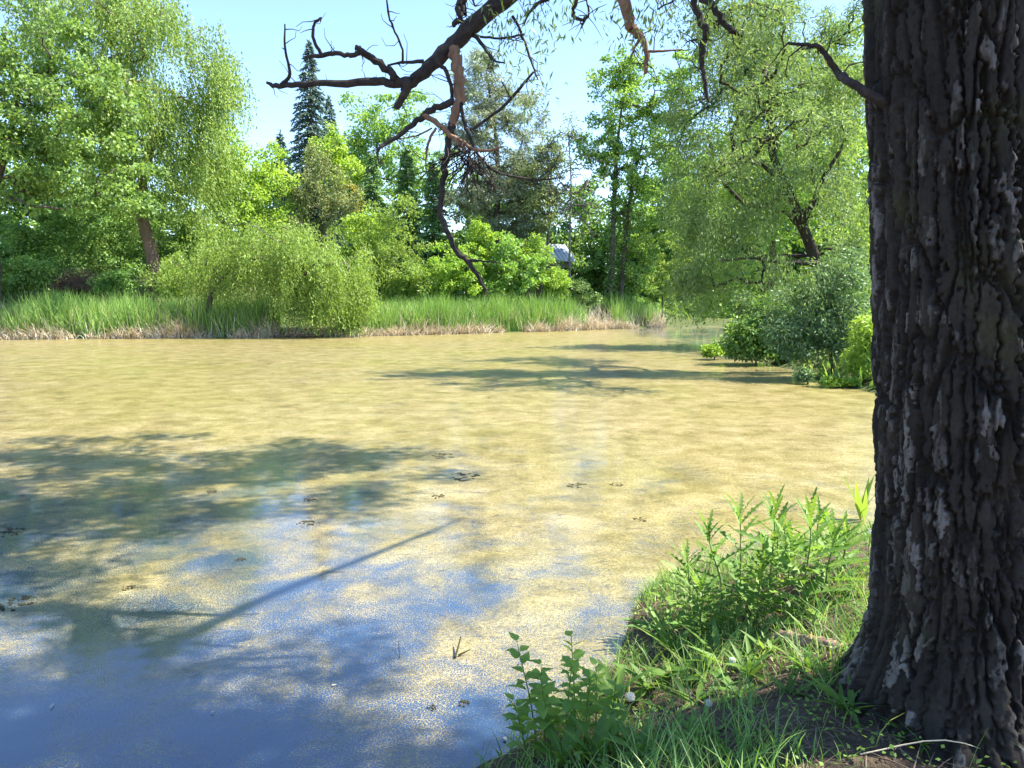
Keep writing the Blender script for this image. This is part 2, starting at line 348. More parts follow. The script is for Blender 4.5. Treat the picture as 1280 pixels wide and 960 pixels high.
def gz(x, y):
    x = np.asarray(x, float); y = np.asarray(y, float)
    sd = pond_sd(x, y) + 0.12*(fbm(x*1.1, y*1.1, 5, 3)-0.5)*np.clip(y*0.4, 0.6, 3)
    land = 0.36*sstep(0, 1.3, sd) + 0.04*sstep(0, 0.08, sd) + 0.02*np.clip(sd, 0, 60) + 3.0*sstep(3.5, 13, sd)*sstep(-5, -16, x)*(y > 25)
    z = np.where(sd > 0, land, -0.7*sstep(0, 1.6, -sd)-0.03)
    rel = 0.07*(fbm(x*2.3, y*2.3, 11, 4)-0.5) + 0.05*(fbm(x*8, y*8, 21, 3)-0.5)
    return z + np.where(sd > 0.03, rel, 0)*np.clip(sd*3, 0, 1)

def gz1(x, y): return float(gz(np.array([x]), np.array([y]))[0])

def ax(*seg):
    out = [np.arange(a, b, s) for a, b, s in seg]; return np.unique(np.concatenate(out))
gx = ax((-900, -100, 100), (-100, -30, 5), (-30, -2, 0.9), (-2, 4.6, 0.07), (4.6, 14, 0.5), (14, 40, 1.2), (40, 100, 6), (100, 901, 100))
gy = ax((-300, -20, 40), (-20, 0.5, 1.2), (0.5, 8.6, 0.07), (8.6, 30, 0.5), (30, 75, 0.7), (75, 150, 5), (150, 2000, 90))
GX, GY = np.meshgrid(gx, gy, indexing='ij')
gv = np.stack([GX, GY, gz(GX, GY)], -1).reshape(-1, 3)
ii = np.arange((len(gx)-1)*len(gy)).reshape(len(gx)-1, len(gy))[:, :-1].ravel()
gf = np.stack([ii, ii+len(gy), ii+len(gy)+1, ii+1], -1)
tag(mesh_obj('ground', gv, gf, M['ground'], smooth=True), kind='structure')
wx, wy = np.linspace(-75, 32, 3), np.linspace(-12, 72, 3)
WX, WY = np.meshgrid(wx, wy, indexing='ij')
wv = np.stack([WX, WY, 0*WX], -1).reshape(-1, 3); ii = np.array([0, 1, 3, 4])
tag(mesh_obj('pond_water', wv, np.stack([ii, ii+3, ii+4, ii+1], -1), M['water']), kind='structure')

# ------------------------------------------------------------------ tree makers
def skeleton(trunk, r0, targets, rng, tip=0.02, up=0.25, power=0.46, wob=0.06, start=0.25):
    """joins every target to the nearest piece of tree; returns tube lines (trunk first)"""
    tr = smooth_line(trunk, 6)
    nodes = [p for p in tr]; par = [-1]+list(range(len(tr)-1)); chains = []
    ok = np.arange(len(tr)) >= int(start*len(tr))
    cand = list(ok)
    tt = np.array(targets)
    d0 = np.min(np.linalg.norm(tt[:, None]-tr[None, int(start*len(tr)):], axis=2), axis=1)
    N = np.zeros((len(tr)+len(tt)*5, 3)); N[:len(tr)] = tr; usable = np.zeros(len(N), bool); usable[:len(tr)] = ok
    parent = np.full(len(N), -1); parent[:len(tr)] = np.arange(-1, len(tr)-1); cnt = len(tr)
    for k in np.argsort(d0):
        t = tt[k]; c = N[:cnt]
        d = np.linalg.norm(c-t, axis=1)*(1+0.8*np.clip((c[:, 2]-t[2]), 0, 2)/2) + 1e6*(~usable[:cnt])
        j = int(np.argmin(d)); a = N[j].copy(); L = np.linalg.norm(t-a)
        if L < 1e-3: continue
        mid = a + (t-a)*0.5 + np.array([0, 0, up*L*0.35])
        prev = j; ids = [j]
        for s in (0.25, 0.5, 0.75, 1.0):
            q = (1-s)**2*a + 2*s*(1-s)*mid + s*s*t
            if s < 1: q = q + rng.standard_normal(3)*wob*L
            N[cnt] = q; parent[cnt] = prev; usable[cnt] = True; prev = cnt; ids.append(cnt); cnt += 1
        chains.append(ids)
    w = np.zeros(cnt)
    for ids in chains: w[ids[-1]] += 1
    for i in range(cnt-1, 0, -1):
        if parent[i] >= 0: w[parent[i]] += w[i]
    r = tip*np.maximum(w, 1)**power
    nt_ = len(tr); s = np.linspace(0, 1, nt_)
    rt = np.maximum(r0*(1-0.75*s**1.2), tip*1.5); rt[0] *= 1.35; rt[1] *= 1.08
    lines = [(tr, rt)]
    for ids in chains:
        rr = r[ids].copy(); base = rt[ids[0]] if ids[0] < nt_ else r[ids[0]]
        rr[0] = min(base*0.8, rr[1]*1.25); rr = np.minimum(rr, base*0.8); lines.append((N[ids], rr))
    return lines

def in_blobs(blobs, n, rng, fill=0.45, lump=None):
    """points in the ellipsoids (cx,cy,cz,rx,ry,rz), more of them near the outside"""
    vol = np.array([b[3]*b[4]*b[5] for b in blobs])**0.75; w = vol/vol.sum()
    k = rng.choice(len(blobs), n, p=w); B = np.array(blobs)[k]
    d = norm(rng.standard_normal((n, 3))); r = rng.random(n)**fill
    return B[:, :3] + d*r[:, None]*B[:, 3:]

def foliage_clumps(c, n, cr, L, W, rng, flat=0.7, nz=0.6, droop=0.35):
    """n leaves round each clump centre"""
    m = len(c); k = np.repeat(np.arange(m), n); R = cr*(0.6+0.8*rng.random(m))[k]
    d = norm(rng.standard_normal((len(k), 3))); d[:, 2] *= flat
    pos = c[k] + d*(R*rng.random(len(k))**0.5)[:, None]
    axis = d + 0.9*rng.standard_normal((len(k), 3)); axis[:, 2] -= droop
    s = 0.7+0.6*rng.random(len(k))
    v, f = leaf_quads(pos, axis, L*s, W*s, rng, nz)
    rnd = np.clip(0.55*rng.random(len(k)) + 0.45*rng.random(m)[k], 0, 1)
    return v, f, rnd

def foliage_weep(c, n, length, L, W, step, rng, spread=0.45, centre=None, out=0.25):
    """hanging strands with narrow leaves"""
    m = len(c); k = np.repeat(np.arange(m), n); S = len(k)
    p0 = c[k] + rng.standard_normal((S, 3))*spread*np.array([1, 1, 0.6])
    ln = length*(0.35+0.85*rng.random(S)); q = int(length*1.2/step)
    if centre is None: centre = c.mean(0)
    o = p0-centre; o[:, 2] = 0; o = norm(o + 0.3*rng.standard_normal((S, 3))); o[:, 2] = 0
    s = (np.arange(q)[None]+rng.random((S, q)))*step
    keep = s < ln[:, None]
    wav = rng.standard_normal((S, 3))*0.12; wav[:, 2] = 0
    h = out*np.sqrt(np.clip(s, 0, None))
    pos = p0[:, None] + o[:, None]*h[..., None] + wav[:, None]*s[..., None]**1.5 - np.array([0, 0, 1.0])*s[..., None] + rng.standard_normal((S, q, 3))*0.05
    ax_ = np.array([0, 0, -1.0]) + 0.55*rng.standard_normal((S, q, 3)) + 0.25*o[:, None]
    kr = (0.5*rng.random((S, q)) + 0.5*rng.random(S)[:, None])
    pos = pos[keep]; ax_ = ax_[keep]; kr = kr[keep]
    sc = 0.7+0.6*rng.random(len(pos))
    v, f = leaf_quads(pos, ax_, L*sc, W*sc, rng, 0.0)
    return v, f, kr

def px_blobs(bl, Y):
    out = []
    for b in bl:
        px, py, rx, ry = b[:4]; dy = b[4] if len(b) > 4 else 0.0; dr = b[5] if len(b) > 5 else 1.0
        c = P(px, py, Y+dy); k = (Y+dy)/FPX
        out.append((c[0], c[1], c[2], rx*k, rx*k*dr if dr != 1.0 else min(rx, ry*1.3)*k, ry*k))
    return out

def px_line(pts, n=4):
    """pts (px,py,Y,radius_px) -> smoothed line and radii in metres"""
    q = np.array([[*P(p[0], p[1], p[2]), p[3]*p[2]/FPX] for p in pts]); s = smooth_line(q, n); return s[:, :3], np.maximum(s[:, 3], 0.0015)

SEED = [10]
def tree(name, label, cat, Y, trunk_px, r0, blobs, n, lpc, leaf, cr, mat, bark='bark', style='clump', group=None, length=2.0, step=0.09,
         flat=0.7, nz=0.6, tip=0.02, up=0.25, fill=0.45, crown_name='crown', start=0.3, branch_sides=5, base_y=None, spread=0.45, cut_low=0.15, out=0.25):
    SEED[0] += 1; rng = np.random.default_rng(SEED[0])
    bl = px_blobs(blobs, Y)
    T = [P(p[0], p[1], Y+(p[2] if len(p) > 2 else 0)) for p in trunk_px]
    b = T[0].copy(); b[2] = gz1(b[0], b[1])-0.1; T[0] = b
    root = empty(name, (b[0], b[1], b[2]+0.1)); tag(root, label, cat, group)
    c = in_blobs(bl, n, rng, fill)
    g = gz(c[:, 0], c[:, 1]); c = c[c[:, 2] > g+cut_low]
    lines = skeleton(T, r0, c, rng, tip, up, start=start)
    v, f = tubes(lines[:1], 9); v2, f2 = tubes(lines[1:], branch_sides)
    mesh_obj('trunk', np.vstack([v, v2]), np.vstack([f, f2+len(v)]), M[bark], root, True)
    if style == 'clump': v, f, r = foliage_clumps(c, lpc, cr, leaf[0], leaf[1], rng, flat, nz)
    elif style == 'weep':
        cc = np.mean([x[:3] for x in bl], axis=0)
        v, f, r = foliage_weep(c, lpc, length, leaf[0], leaf[1], step, rng, spread, cc, out)
    else: return root
    # nothing hangs below the ground or water
    q = v.reshape(-1, 4, 3); lo = q[:, :, 2].min(1); gg = np.maximum(gz(q[:, 0, 0], q[:, 0, 1]), 0.0); ok = lo > gg+0.04
    q = q[ok]; mesh_obj(crown_name, q.reshape(-1, 3), np.arange(4*len(q)).reshape(-1, 4), M[mat], root, False, r[ok])
    return root

def conifer(name, label, px, top_py, Y, half_px, mat, group=None, droop=0.35, base_gap=0.4, dens=1.0, leafL=0.34, bark='bark', power=0.9):
    SEED[0] += 1; rng = np.random.default_rng(SEED[0])
    top = P(px, top_py, Y); bx, by = top[0], top[1]; g = gz1(bx, by); H = top[2]-g; R = half_px*Y/FPX
    root = empty(name, (bx, by, g)); tag(root, label, 'conifer', group)
    T = np.array([[bx, by, g-0.1], [bx+0.05, by, g+H*0.5], [bx, by, g+H]])
    v0, f0 = tubes([(smooth_line(T, 5), np.linspace(0.012*H+0.05, 0.015, 11))], 7)
    lines, pos, axs, rr = [], [], [], []
    z = base_gap
    while z < H-0.15:
        u = 1-z/H; Lb = R*(u**power)*1.0+0.06
        for k in range(int(6+4*u)):
            a = rng.random()*6.283; L_ = Lb*(0.72+0.42*rng.random()); d = np.array([math.cos(a), math.sin(a), 0])
            s = np.linspace(0, 1, 5); pts = np.array([bx, by, g+z]) + d*(L_*s)[:, None] + np.array([0, 0, 1])*(L_*(0.12*s - droop*s*s))[:, None]
            lines.append((pts, np.linspace(0.035*u+0.008, 0.006, 5)))
            nl = max(5, int(dens*(10+30*L_)))
            t = rng.random(nl)**0.7; p = np.array([bx, by, g+z]) + d*(L_*t)[:, None] + np.array([0, 0, 1])*(L_*(0.12*t-droop*t*t))[:, None]
            sd = np.array([-d[1], d[0], 0]); sgn = rng.choice([-1, 1], nl)
            pos.append(p); axs.append(d*0.7 + sd*(sgn*0.8*rng.random(nl))[:, None] + np.array([0, 0, -0.30]) + 0.25*rng.standard_normal((nl, 3)))
            rr.append(0.5*rng.random(nl)+0.5*rng.random())
        z += 0.20+0.08*rng.random()
    n = 14; pos.append(np.array([bx, by, g+H-0.3]) + np.outer(np.linspace(0, 0.35, n), [0, 0, 1])); axs.append(rng.standard_normal((n, 3))*0.5+[0, 0, 0.9]); rr.append(rng.random(n))
    v, f = tubes(lines, 3); mesh_obj('trunk', np.vstack([v0, v]), np.vstack([f0, f+len(v0)]), M[bark], root, True)
    pos, axs, rr = np.vstack(pos), np.vstack(axs), np.concatenate(rr); s = 0.7+0.6*rng.random(len(pos))
    v, f = leaf_quads(pos, axs, leafL*s, leafL*0.33*s, rng, 1.5); mesh_obj('crown', v, f, M[mat], root, False, rr)
    return root

# ------------------------------------------------------------------ far bank: trees behind the reeds
tree('weeping_willow', 'tall weeping willow with a curved reddish trunk behind the reeds', 'tree', 48, [(196, 345), (190, 318), (178, 270), (178, 230), (190, 170), (175, 120), (160, 70)], 0.42,
     [(190, 150, 85, 90), (250, 110, 65, 60), (110, 60, 80, 70), (140, 20, 85, 50), (235, 200, 45, 90), (130, -15, 60, 45), (275, 95, 38, 30), (205, 5, 42, 32), (250, 60, 40, 28), (120, 150, 60, 60)], 112, 42, (0.20, 0.08), 1, 'willow', 'barkred', 'weep', length=2.8, step=0.13, start=0.45, spread=0.5, tip=0.022)
tree('maple_tree', 'broad-leaved tree with dense star-like leaves and a low bare branch', 'tree', 42, [(-8, 380), (-6, 330), (-10, 260), (10, 180), (30, 90)], 0.30,
     [(40, 180, 75, 80), (95, 130, 75, 60), (20, 70, 70, 60), (130, 215, 70, 50), (60, 250, 70, 30), (-40, 150, 70, 110), (160, 250, 50, 25), (60, 30, 50, 40)], 260, 105, (0.20, 0.15), 0.62, 'maple', 'bark', start=0.3)
tree('weeping_shrub', 'low dome-shaped weeping tree arching over a leaning dark stem at the waterline', 'tree', 42.5, [(258, 395), (263, 372), (275, 350), (320, 325), (360, 315)], 0.17,
     [(330, 300, 95, 32), (370, 300, 70, 34), (395, 320, 70, 40), (270, 320, 65, 25), (420, 350, 40, 35), (340, 335, 60, 30), (230, 330, 40, 15), (395, 370, 50, 35)], 125, 34, (0.16, 0.055), 1, 'weep', 'bark', 'weep', length=1.8, step=0.11, start=0.4, spread=0.34, fill=0.35, out=0.45)
tree('rounded_tree', 'bright green rounded tree between the willow and the spruce', 'tree', 56, [(305, 380), (305, 300), (308, 230)], 0.22,
     [(300, 215, 60, 50), (330, 240, 45, 45), (270, 200, 45, 50), (300, 280, 70, 50)], 150, 110, (0.22, 0.14), 0.75, 'lime', 'bark')
conifer('blue_spruce', 'tall dark blue-green spruce standing above all other conifers', 386, 52, 78, 58, 'spruce', 'conifers behind the pond', 0.4)
conifer('blue_spruce', 'small dark spruce tip just beside the tall spruce', 411, 122, 84, 40, 'spruce', 'conifers behind the pond', 0.4)
conifer('blue_spruce', 'small dark spruce between the rounded tree and the tall spruce', 350, 164, 84, 36, 'spruce', 'conifers behind the pond', 0.4)
tree('birch_tree', 'airy light green tree rising behind the small firs', 'tree', 74, [(470, 380), (470, 260), (472, 160)], 0.22,
     [(455, 165, 38, 50), (500, 150, 50, 42), (475, 210, 55, 50), (530, 190, 38, 50), (430, 200, 30, 40)], 150, 90, (0.24, 0.17), 0.8, 'poplar', 'bark')
tree('cedar_shrub', 'dull olive green bushy evergreen below the tall spruce', 'tree', 58, [(405, 380), (405, 300), (405, 220)], 0.16,
     [(400, 240, 35, 40), (400, 205, 18, 30), (425, 260, 30, 35), (380, 265, 30, 35)], 90, 120, (0.18, 0.09), 0.5, 'olive', 'bark', flat=1.2, nz=0)
tree('lime_tree', 'young yellow-green tree standing in front of the tall spruce', 'tree', 66, [(418, 380), (418, 280), (416, 190)], 0.15,
     [(416, 190, 28, 36), (430, 225, 30, 35)], 60, 100, (0.22, 0.15), 0.6, 'lime', 'bark')
tree('golden_shrub', 'small golden-yellow bush among the firs', 'bush', 60, [(440, 380), (440, 300), (440, 240)], 0.06,
     [(440, 240, 10, 14), (447, 258, 12, 12)], 22, 70, (0.16, 0.11), 0.3, 'orange', 'bark')
conifer('fir_tree', 'green pointed fir beside the golden bush', 466, 190, 61, 42, 'fir', 'conifers behind the pond', 0.3)
conifer('fir_tree', 'green pointed fir second from the golden bush', 508, 186, 59, 40, 'fir', 'conifers behind the pond', 0.3)
conifer('fir_tree', 'green pointed fir next to the tall grey-green pine', 541, 200, 58, 38, 'fir', 'conifers behind the pond', 0.3)
tree('pine_tree', 'large grey-green pine with layered boughs behind the hanging dead branch', 'tree', 58, [(620, 385), (620, 300), (622, 200), (610, 100)], 0.30,
     [(600, 110, 34, 45), (640, 140, 40, 40), (590, 180, 40, 40), (650, 205, 45, 40), (610, 245, 50, 35), (665, 255, 40, 40), (600, 80, 20, 25), (580, 260, 30, 40), (640, 285, 50, 25)], 320, 150, (0.30, 0.065), 0.62, 'pine', 'bark', flat=0.5, nz=0.0)
tree('tall_hazel', 'loose grey-olive tree between the pine and the bare tree', 'tree', 56, [(680, 385), (685, 300), (690, 200)], 0.15,
     [(690, 200, 32, 40), (680, 250, 35, 40), (700, 165, 20, 20), (660, 230, 25, 40)], 90, 70, (0.20, 0.08), 0.55, 'olive', 'bark')
tree('ivy_poplar', 'tall light green poplar with dark ivy-covered twin trunks', 'tree', 58.5, [(760, 388), (764, 340), (768, 250), (772, 180), (780, 110)], 0.24,
     [(785, 110, 45, 40), (765, 160, 42, 35), (815, 140, 42, 45), (830, 200, 45, 50), (770, 90, 28, 28), (760, 195, 38, 25), (800, 240, 40, 45), (850, 110, 40, 50), (740, 180, 22, 22), (850, 260, 40, 45)], 260, 100, (0.20, 0.14), 0.62, 'poplar', 'bark')
def bare_tree():
    SEED[0] += 1
    t = tree('bare_tree', 'leafless purple-grey tree with fine twigs beside the ivy-covered poplar', 'tree', 56.5, [(712, 385), (712, 300), (714, 240), (712, 190), (710, 160)], 0.085,
        [(712, 200, 28, 45), (735, 230, 30, 40), (695, 230, 26, 40), (725, 270, 30, 35), (745, 270, 22, 30), (712, 165, 12, 16)], 330, 0, (0.1, 0.1), 0.3, 'olive', 'barkgrey', style='none', tip=0.02, up=0.5, branch_sides=3)
bare_tree()
def ivy_trunk():
    """second poplar stem and the ivy on both, added to the poplar"""
    rng = np.random.default_rng(77); root = bpy.data.objects['ivy_poplar']
    a = smooth_line([P(775, 388, 59), P(782, 300, 59), P(790, 230, 59), P(805, 170, 58.8)], 5); a[0, 2] -= 0.5
    v, f = tubes([(a, np.linspace(0.2, 0.06, len(a)))], 8); mesh_obj('trunk', v, f, M['bark'], root, True)
    b = smooth_line([P(760, 388, 58.4), P(764, 340, 58.4), P(768, 250, 58.4), P(772, 180, 58.4)], 5)
    c = np.vstack([a[2:-2], b[2:]]); c = np.repeat(c, 3, 0) + rng.standard_normal((3*len(c), 3))*0.1
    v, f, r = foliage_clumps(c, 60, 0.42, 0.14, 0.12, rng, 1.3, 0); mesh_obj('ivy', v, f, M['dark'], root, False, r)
ivy_trunk()

# shrubs and small trees along the far bank
BUSH = [  # name, label, Y, base px, blobs, n, leaf, cr, mat, style
 ('willow_bush', 'pale green willow bush with a feathery top beside the weeping dome', 49, 490, [(490, 285, 32, 45), (478, 320, 40, 45), (505, 330, 40, 40)], 90, (0.18, 0.07), 0.5, 'weep'),
 ('lime_bush', 'yellow-green bush in front of the small firs', 50, 455, [(460, 285, 26, 30), (445, 310, 30, 35)], 60, (0.17, 0.11), 0.45, 'lime'),
 ('yellow_bush', 'low golden-yellow bush behind the reeds', 51, 560, [(560, 335, 38, 30), (585, 350, 30, 25), (535, 350, 30, 22)], 80, (0.16, 0.11), 0.42, 'lime'),
 ('lime_sapling', 'upright lime green sapling under the hanging dead branch tip', 53, 597, [(597, 290, 14, 22), (600, 315, 22, 25)], 40, (0.18, 0.13), 0.38, 'lime'),
 ('maple_bush', 'bright green bush with large leaves below the pine', 53, 632, [(635, 325, 32, 35), (620, 350, 36, 28), (660, 345, 28, 28)], 90, (0.20, 0.15), 0.45, 'poplar'),
 ('tall_bush', 'tall yellow-green bush touching the pale roof', 54.5, 672, [(668, 320, 18, 35), (682, 348, 20, 28), (698, 352, 16, 20)], 70, (0.15, 0.09), 0.4, 'lime'),
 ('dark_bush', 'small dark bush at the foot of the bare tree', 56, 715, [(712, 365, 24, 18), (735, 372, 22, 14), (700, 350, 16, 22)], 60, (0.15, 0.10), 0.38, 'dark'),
 ('leafy_bush', 'bright leafy bush growing round the foot of the poplar', 59.5, 790, [(790, 355, 28, 28), (800, 310, 30, 35), (780, 375, 24, 14)], 80, (0.19, 0.14), 0.42, 'poplar'),
 ('pale_bush', 'pale green bush behind the reeds by the channel', 62, 828, [(825, 355, 24, 28), (845, 330, 24, 35), (815, 380, 24, 14)], 70, (0.16, 0.09), 0.42, 'weep'),
 ('shrub', 'dense mid-green shrub behind the brush pile', 49, 60, [(40, 300, 45, 35), (85, 285, 40, 30), (15, 330, 40, 30)], 110, (0.18, 0.12), 0.5, 'maple'),
 ('shrub', 'yellowish shrub left of the brush pile behind the reeds', 45, 30, [(30, 340, 36, 24), (-5, 350, 40, 26), (55, 352, 22, 18)], 80, (0.16, 0.11), 0.42, 'maple'),
 ('shrub', 'low leafy shrub at the foot of the weeping willow', 46, 215, [(222, 340, 24, 24), (210, 355, 30, 18)], 55, (0.15, 0.09), 0.4, 'weep'),
 ('dark_shrub', 'shaded thicket behind the weeping willow trunk', 54, 150, [(150, 280, 60, 60), (110, 310, 60, 40), (230, 300, 40, 50)], 150, (0.2, 0.12), 0.6, 'maple'),
 ('low_shrub', 'small bright shrub between brush pile and willow trunk', 45.5, 150, [(150, 352, 20, 14), (135, 358, 18, 10)], 40, (0.15, 0.11), 0.35, 'maple'),
 ('feathery_bush', 'feathery light green bush between the weeping dome and the yellow bush', 49.5, 520, [(515, 350, 30, 25), (490, 360, 28, 20)], 60, (0.15, 0.06), 0.4, 'weep'),
]
for nm, lb, Y, bx, bl, n, lf, cr, mt in BUSH:
    tree(nm, lb, 'bush', Y, [(bx, 385), (bx, (385+bl[0][1])/2), (bx, bl[0][1])], 0.06, bl, n, 95, lf, cr, mt, 'bark', group='bushes along the far bank', start=0.1, cut_low=0.1, tip=0.01)

# broad trees further back that close the view
proto = tree('background_tree', 'green tree of the far belt, behind the weeping willow', 'tree', 92, [(200, 378), (200, 330), (200, 280)], 0.25,
     [(200, 290, 50, 42), (175, 320, 40, 40), (228, 322, 40, 40), (200, 245, 30, 26), (200, 340, 55, 35)], 150, 100, (0.34, 0.22), 1.0, 'maple', group='trees of the far belt')
BELT = ['behind the broad-leaved tree', 'at the outer side of the broad-leaved tree', 'behind the rounded tree', 'behind the tall spruce', 'behind the golden bush', 'behind the airy light tree', 'behind the pine trunk', 'behind the loose olive tree', 'behind the bare tree', 'behind the ivy-covered poplar',
        'seen past the channel mouth', 'behind the silvery willow crown', 'behind the bluish bush', 'hidden mostly by the near bole', 'behind the shaded thicket']
THICKET = ['beyond the outer side of the yellowish shrub', 'behind the yellowish shrub', 'behind the brush pile', 'behind the weeping dome', 'below the small far spruce', 'below the olive evergreen', 'behind the pale willow bush', 'behind the low golden-yellow bush', 'behind the lime sapling', 'between bare tree and poplar', 'behind the poplar foot', 'behind the pale bush by the channel', 'at the end of the channel', 'under the sunlit yellow-green tree', 'beside the near bole', 'behind the tall yellow-green bush']
def copy_tree(o, loc, rz, sc):
    c = o.copy(); COL.objects.link(c); c.location = loc; c.rotation_euler = (0, 0, rz); c.scale = (sc, sc, sc)
    for ch in o.children:
        d = ch.copy(); COL.objects.link(d); d.parent = c; d.matrix_parent_inverse = ch.matrix_parent_inverse.copy()
    return c
for k, (px, Y, s) in enumerate([(60, 80, 1.2), (-60, 78, 1.3), (290, 90, 1.0), (370, 92, 0.95), (440, 88, 0.95), (520, 92, 1.05), (600, 90, 1.1), (670, 86, 1.05), (740, 88, 1.0), (810, 84, 1.15), (880, 82, 1.3), (960, 84, 1.5), (1050, 80, 1.4), (1140, 84, 1.5), (140, 86, 1.1)]):
    p = P(px, 380, Y); copy_tree(proto, (p[0], p[1], gz1(p[0], p[1])), k*1.3, s*1.2)['label'] = 'green tree of the far belt, ' + BELT[k]

proto2 = tree('background_shrub', 'leafy thicket shrub behind the weeping willow trunk', 'bush', 62, [(200, 382), (200, 365), (200, 345)], 0.06,
     [(200, 350, 45, 28), (170, 360, 35, 24), (232, 362, 36, 24)], 90, 90, (0.22, 0.15), 0.6, 'maple', group='shrubs of the far thicket', start=0.05, cut_low=0.0, tip=0.012)
for k, (px, Y, s) in enumerate([(-40, 54, 1.1), (60, 56, 1.1), (120, 58, 1.0), (270, 60, 1.1), (340, 62, 1.15), (420, 60, 1.0), (480, 63, 1.2), (550, 62, 1.1), (610, 64, 1.2), (740, 66, 1.0), (790, 67, 1.2), (850, 70, 1.3), (920, 70, 1.4), (1000, 60, 1.4), (1080, 50, 1.2), (655, 66, 1.0)]):
    p = P(px, 380, Y); copy_tree(proto2, (p[0], p[1], gz1(p[0], p[1])), k*2.1, s)['label'] = 'leafy thicket shrub ' + THICKET[k]

# ------------------------------------------------------------------ channel bank: the big silvery willow and what grows round it
tree('silver_willow', 'large silvery willow leaning over the water beside the near trunk', 'tree', 21.5, [(1045, 470), (1035, 380), (1018, 320), (1000, 275), (987, 240), (965, 190), (962, 130), (950, 40)], 0.19,
     [(950, 70, 80, 60), (885, 140, 50, 60), (1010, 130, 60, 60), (870, 250, 40, 50), (925, 330, 40, 35), (1050, 220, 45, 50), (960, -80, 110, 70), (1060, 60, 50, 70), (890, 20, 60, 50), (1065, 320, 40, 40), (930, 220, 45, 40, 2.0), (880, 350, 35, 30),
      (960, 120, 70, 60, 3.2), (930, 60, 80, 60, -3.0), (900, 190, 50, 50, -2.5), (840, 180, 30, 40), (860, 320, 28, 45), (1000, 140, 70, 70, -4.0), (960, 60, 90, 60, 5.0)],
     400, 150, (0.115, 0.030), 0.40, 'silver', 'barkdark', 'clump', flat=0.95, nz=0.2, start=0.3, tip=0.014, up=0.35, fill=0.6)
def willow_limbs():
    root = bpy.data.objects['silver_willow']; rng = np.random.default_rng(5)
    for pts in ([(1003, 280, 21.4, 5), (1020, 245, 21.0, 4.2), (1045, 195, 20.6, 3.2), (1068, 155, 20.4, 2)], [(988, 242, 21.5, 4.5), (968, 215, 21.0, 3.4), (935, 200, 20.6, 2.8), (900, 192, 20.2, 1.6)], [(1022, 330, 21.4, 4.5), (985, 328, 20.8, 3.6), (945, 322, 20.4, 2.8), (900, 326, 20.0, 1.5)],
                [(968, 192, 21.5, 4), (975, 150, 21.6, 3.2), (1000, 105, 21.8, 2.4), (1012, 60, 22, 1.5)], [(1008, 295, 21.5, 4), (985, 270, 22.0, 3), (970, 262, 22.4, 2.4), (930, 235, 22.8, 1.4)], [(963, 150, 21.5, 3), (940, 110, 21.2, 2.4), (925, 60, 21, 1.5)]):
        p, r = px_line(pts); p[1:-1] += rng.standard_normal(p[1:-1].shape)*0.03; v, f = tubes([(p, r*np.linspace(0.95, 0.45, len(r)))], 7); mesh_obj('branch', v, f, M['barkdark'], root, True)
tree('sunlit_tree', 'bright yellow-green tree glowing behind the silvery willow', 'tree', 33, [(960, 430), (965, 330), (970, 220)], 0.2,
     [(930, 250, 75, 80), (1020, 220, 80, 90), (900, 350, 50, 50), (980, 360, 80, 50), (1060, 340, 60, 70), (980, 130, 80, 70), (1060, 110, 60, 80)], 250, 85, (0.17, 0.12), 0.6, 'lime', 'bark')
willow_limbs()
def willow_strands():
    root = bpy.data.objects['silver_willow']; rng = np.random.default_rng(58)
    bl = px_blobs([(880, 150, 55, 60), (870, 260, 45, 55), (890, 340, 45, 30), (940, 250, 55, 50), (1000, 200, 60, 60), (1055, 240, 40, 60), (950, 60, 90, 60), (860, 330, 22, 30), (1040, 100, 50, 60), (960, 330, 60, 25, -1.0), (1000, 330, 50, 20, -2.0)], 21.0)
    c = in_blobs(bl, 85, rng, 0.6); v, f, r = foliage_weep(c, 26, 1.35, 0.105, 0.026, 0.065, rng, 0.20, np.array([8.0, 21.5, 6.0]), 0.2)
    q = v.reshape(-1, 4, 3); ok = q[:, :, 2].min(1) > 0.25; q = q[ok]
    mesh_obj('hanging_foliage', q.reshape(-1, 3), np.arange(4*len(q)).reshape(-1, 4), M['silver'], root, False, r[ok])
willow_strands()
BUSH2 = [
 ('round_bush', 'round mid-green bush at the water edge under the silvery willow', 24, 945, [(940, 420, 28, 26), (965, 400, 28, 28), (930, 438, 22, 12), (960, 438, 34, 12), (985, 425, 26, 20), (915, 425, 12, 18)], 105, (0.13, 0.075), 0.36, 'maple'),
 ('bluish_bush', 'bluish-green bush drooping to the water beside the near trunk', 19.5, 1040, [(1040, 390, 42, 45), (1010, 430, 44, 32), (1065, 420, 35, 45), (1045, 340, 40, 30), (985, 410, 34, 34), (1000, 370, 30, 25)], 190, (0.11, 0.04), 0.34, 'blue'),
 ('yellow_green_plant', 'low yellow-green plant floating at the shore by the bluish bush', 17.6, 1050, [(1045, 480, 18, 4), (1065, 481, 16, 4)], 26, (0.11, 0.07), 0.12, 'lime'),
 ('fern_bush', 'fern-like bright bush against the edge of the near trunk', 17.8, 1082, [(1085, 430, 20, 40), (1078, 460, 16, 20)], 60, (0.13, 0.03), 0.22, 'lime'),
 ('islet_shrub', 'small bright shrub standing in the water by the round bush', 26, 893, [(893, 438, 11, 7)], 14, (0.12, 0.08), 0.16, 'lime'),
 ('water_shrub', 'small grey-green sprig leaning out over the water under the bluish bush', 18.4, 1010, [(1008, 470, 10, 8)], 12, (0.10, 0.03), 0.14, 'blue'),
 ('shade_bush', 'dark bush in the shade behind the round bush', 29, 990, [(985, 400, 50, 35), (1030, 390, 50, 40), (940, 395, 30, 25)], 110, (0.14, 0.09), 0.4, 'dark'),
]
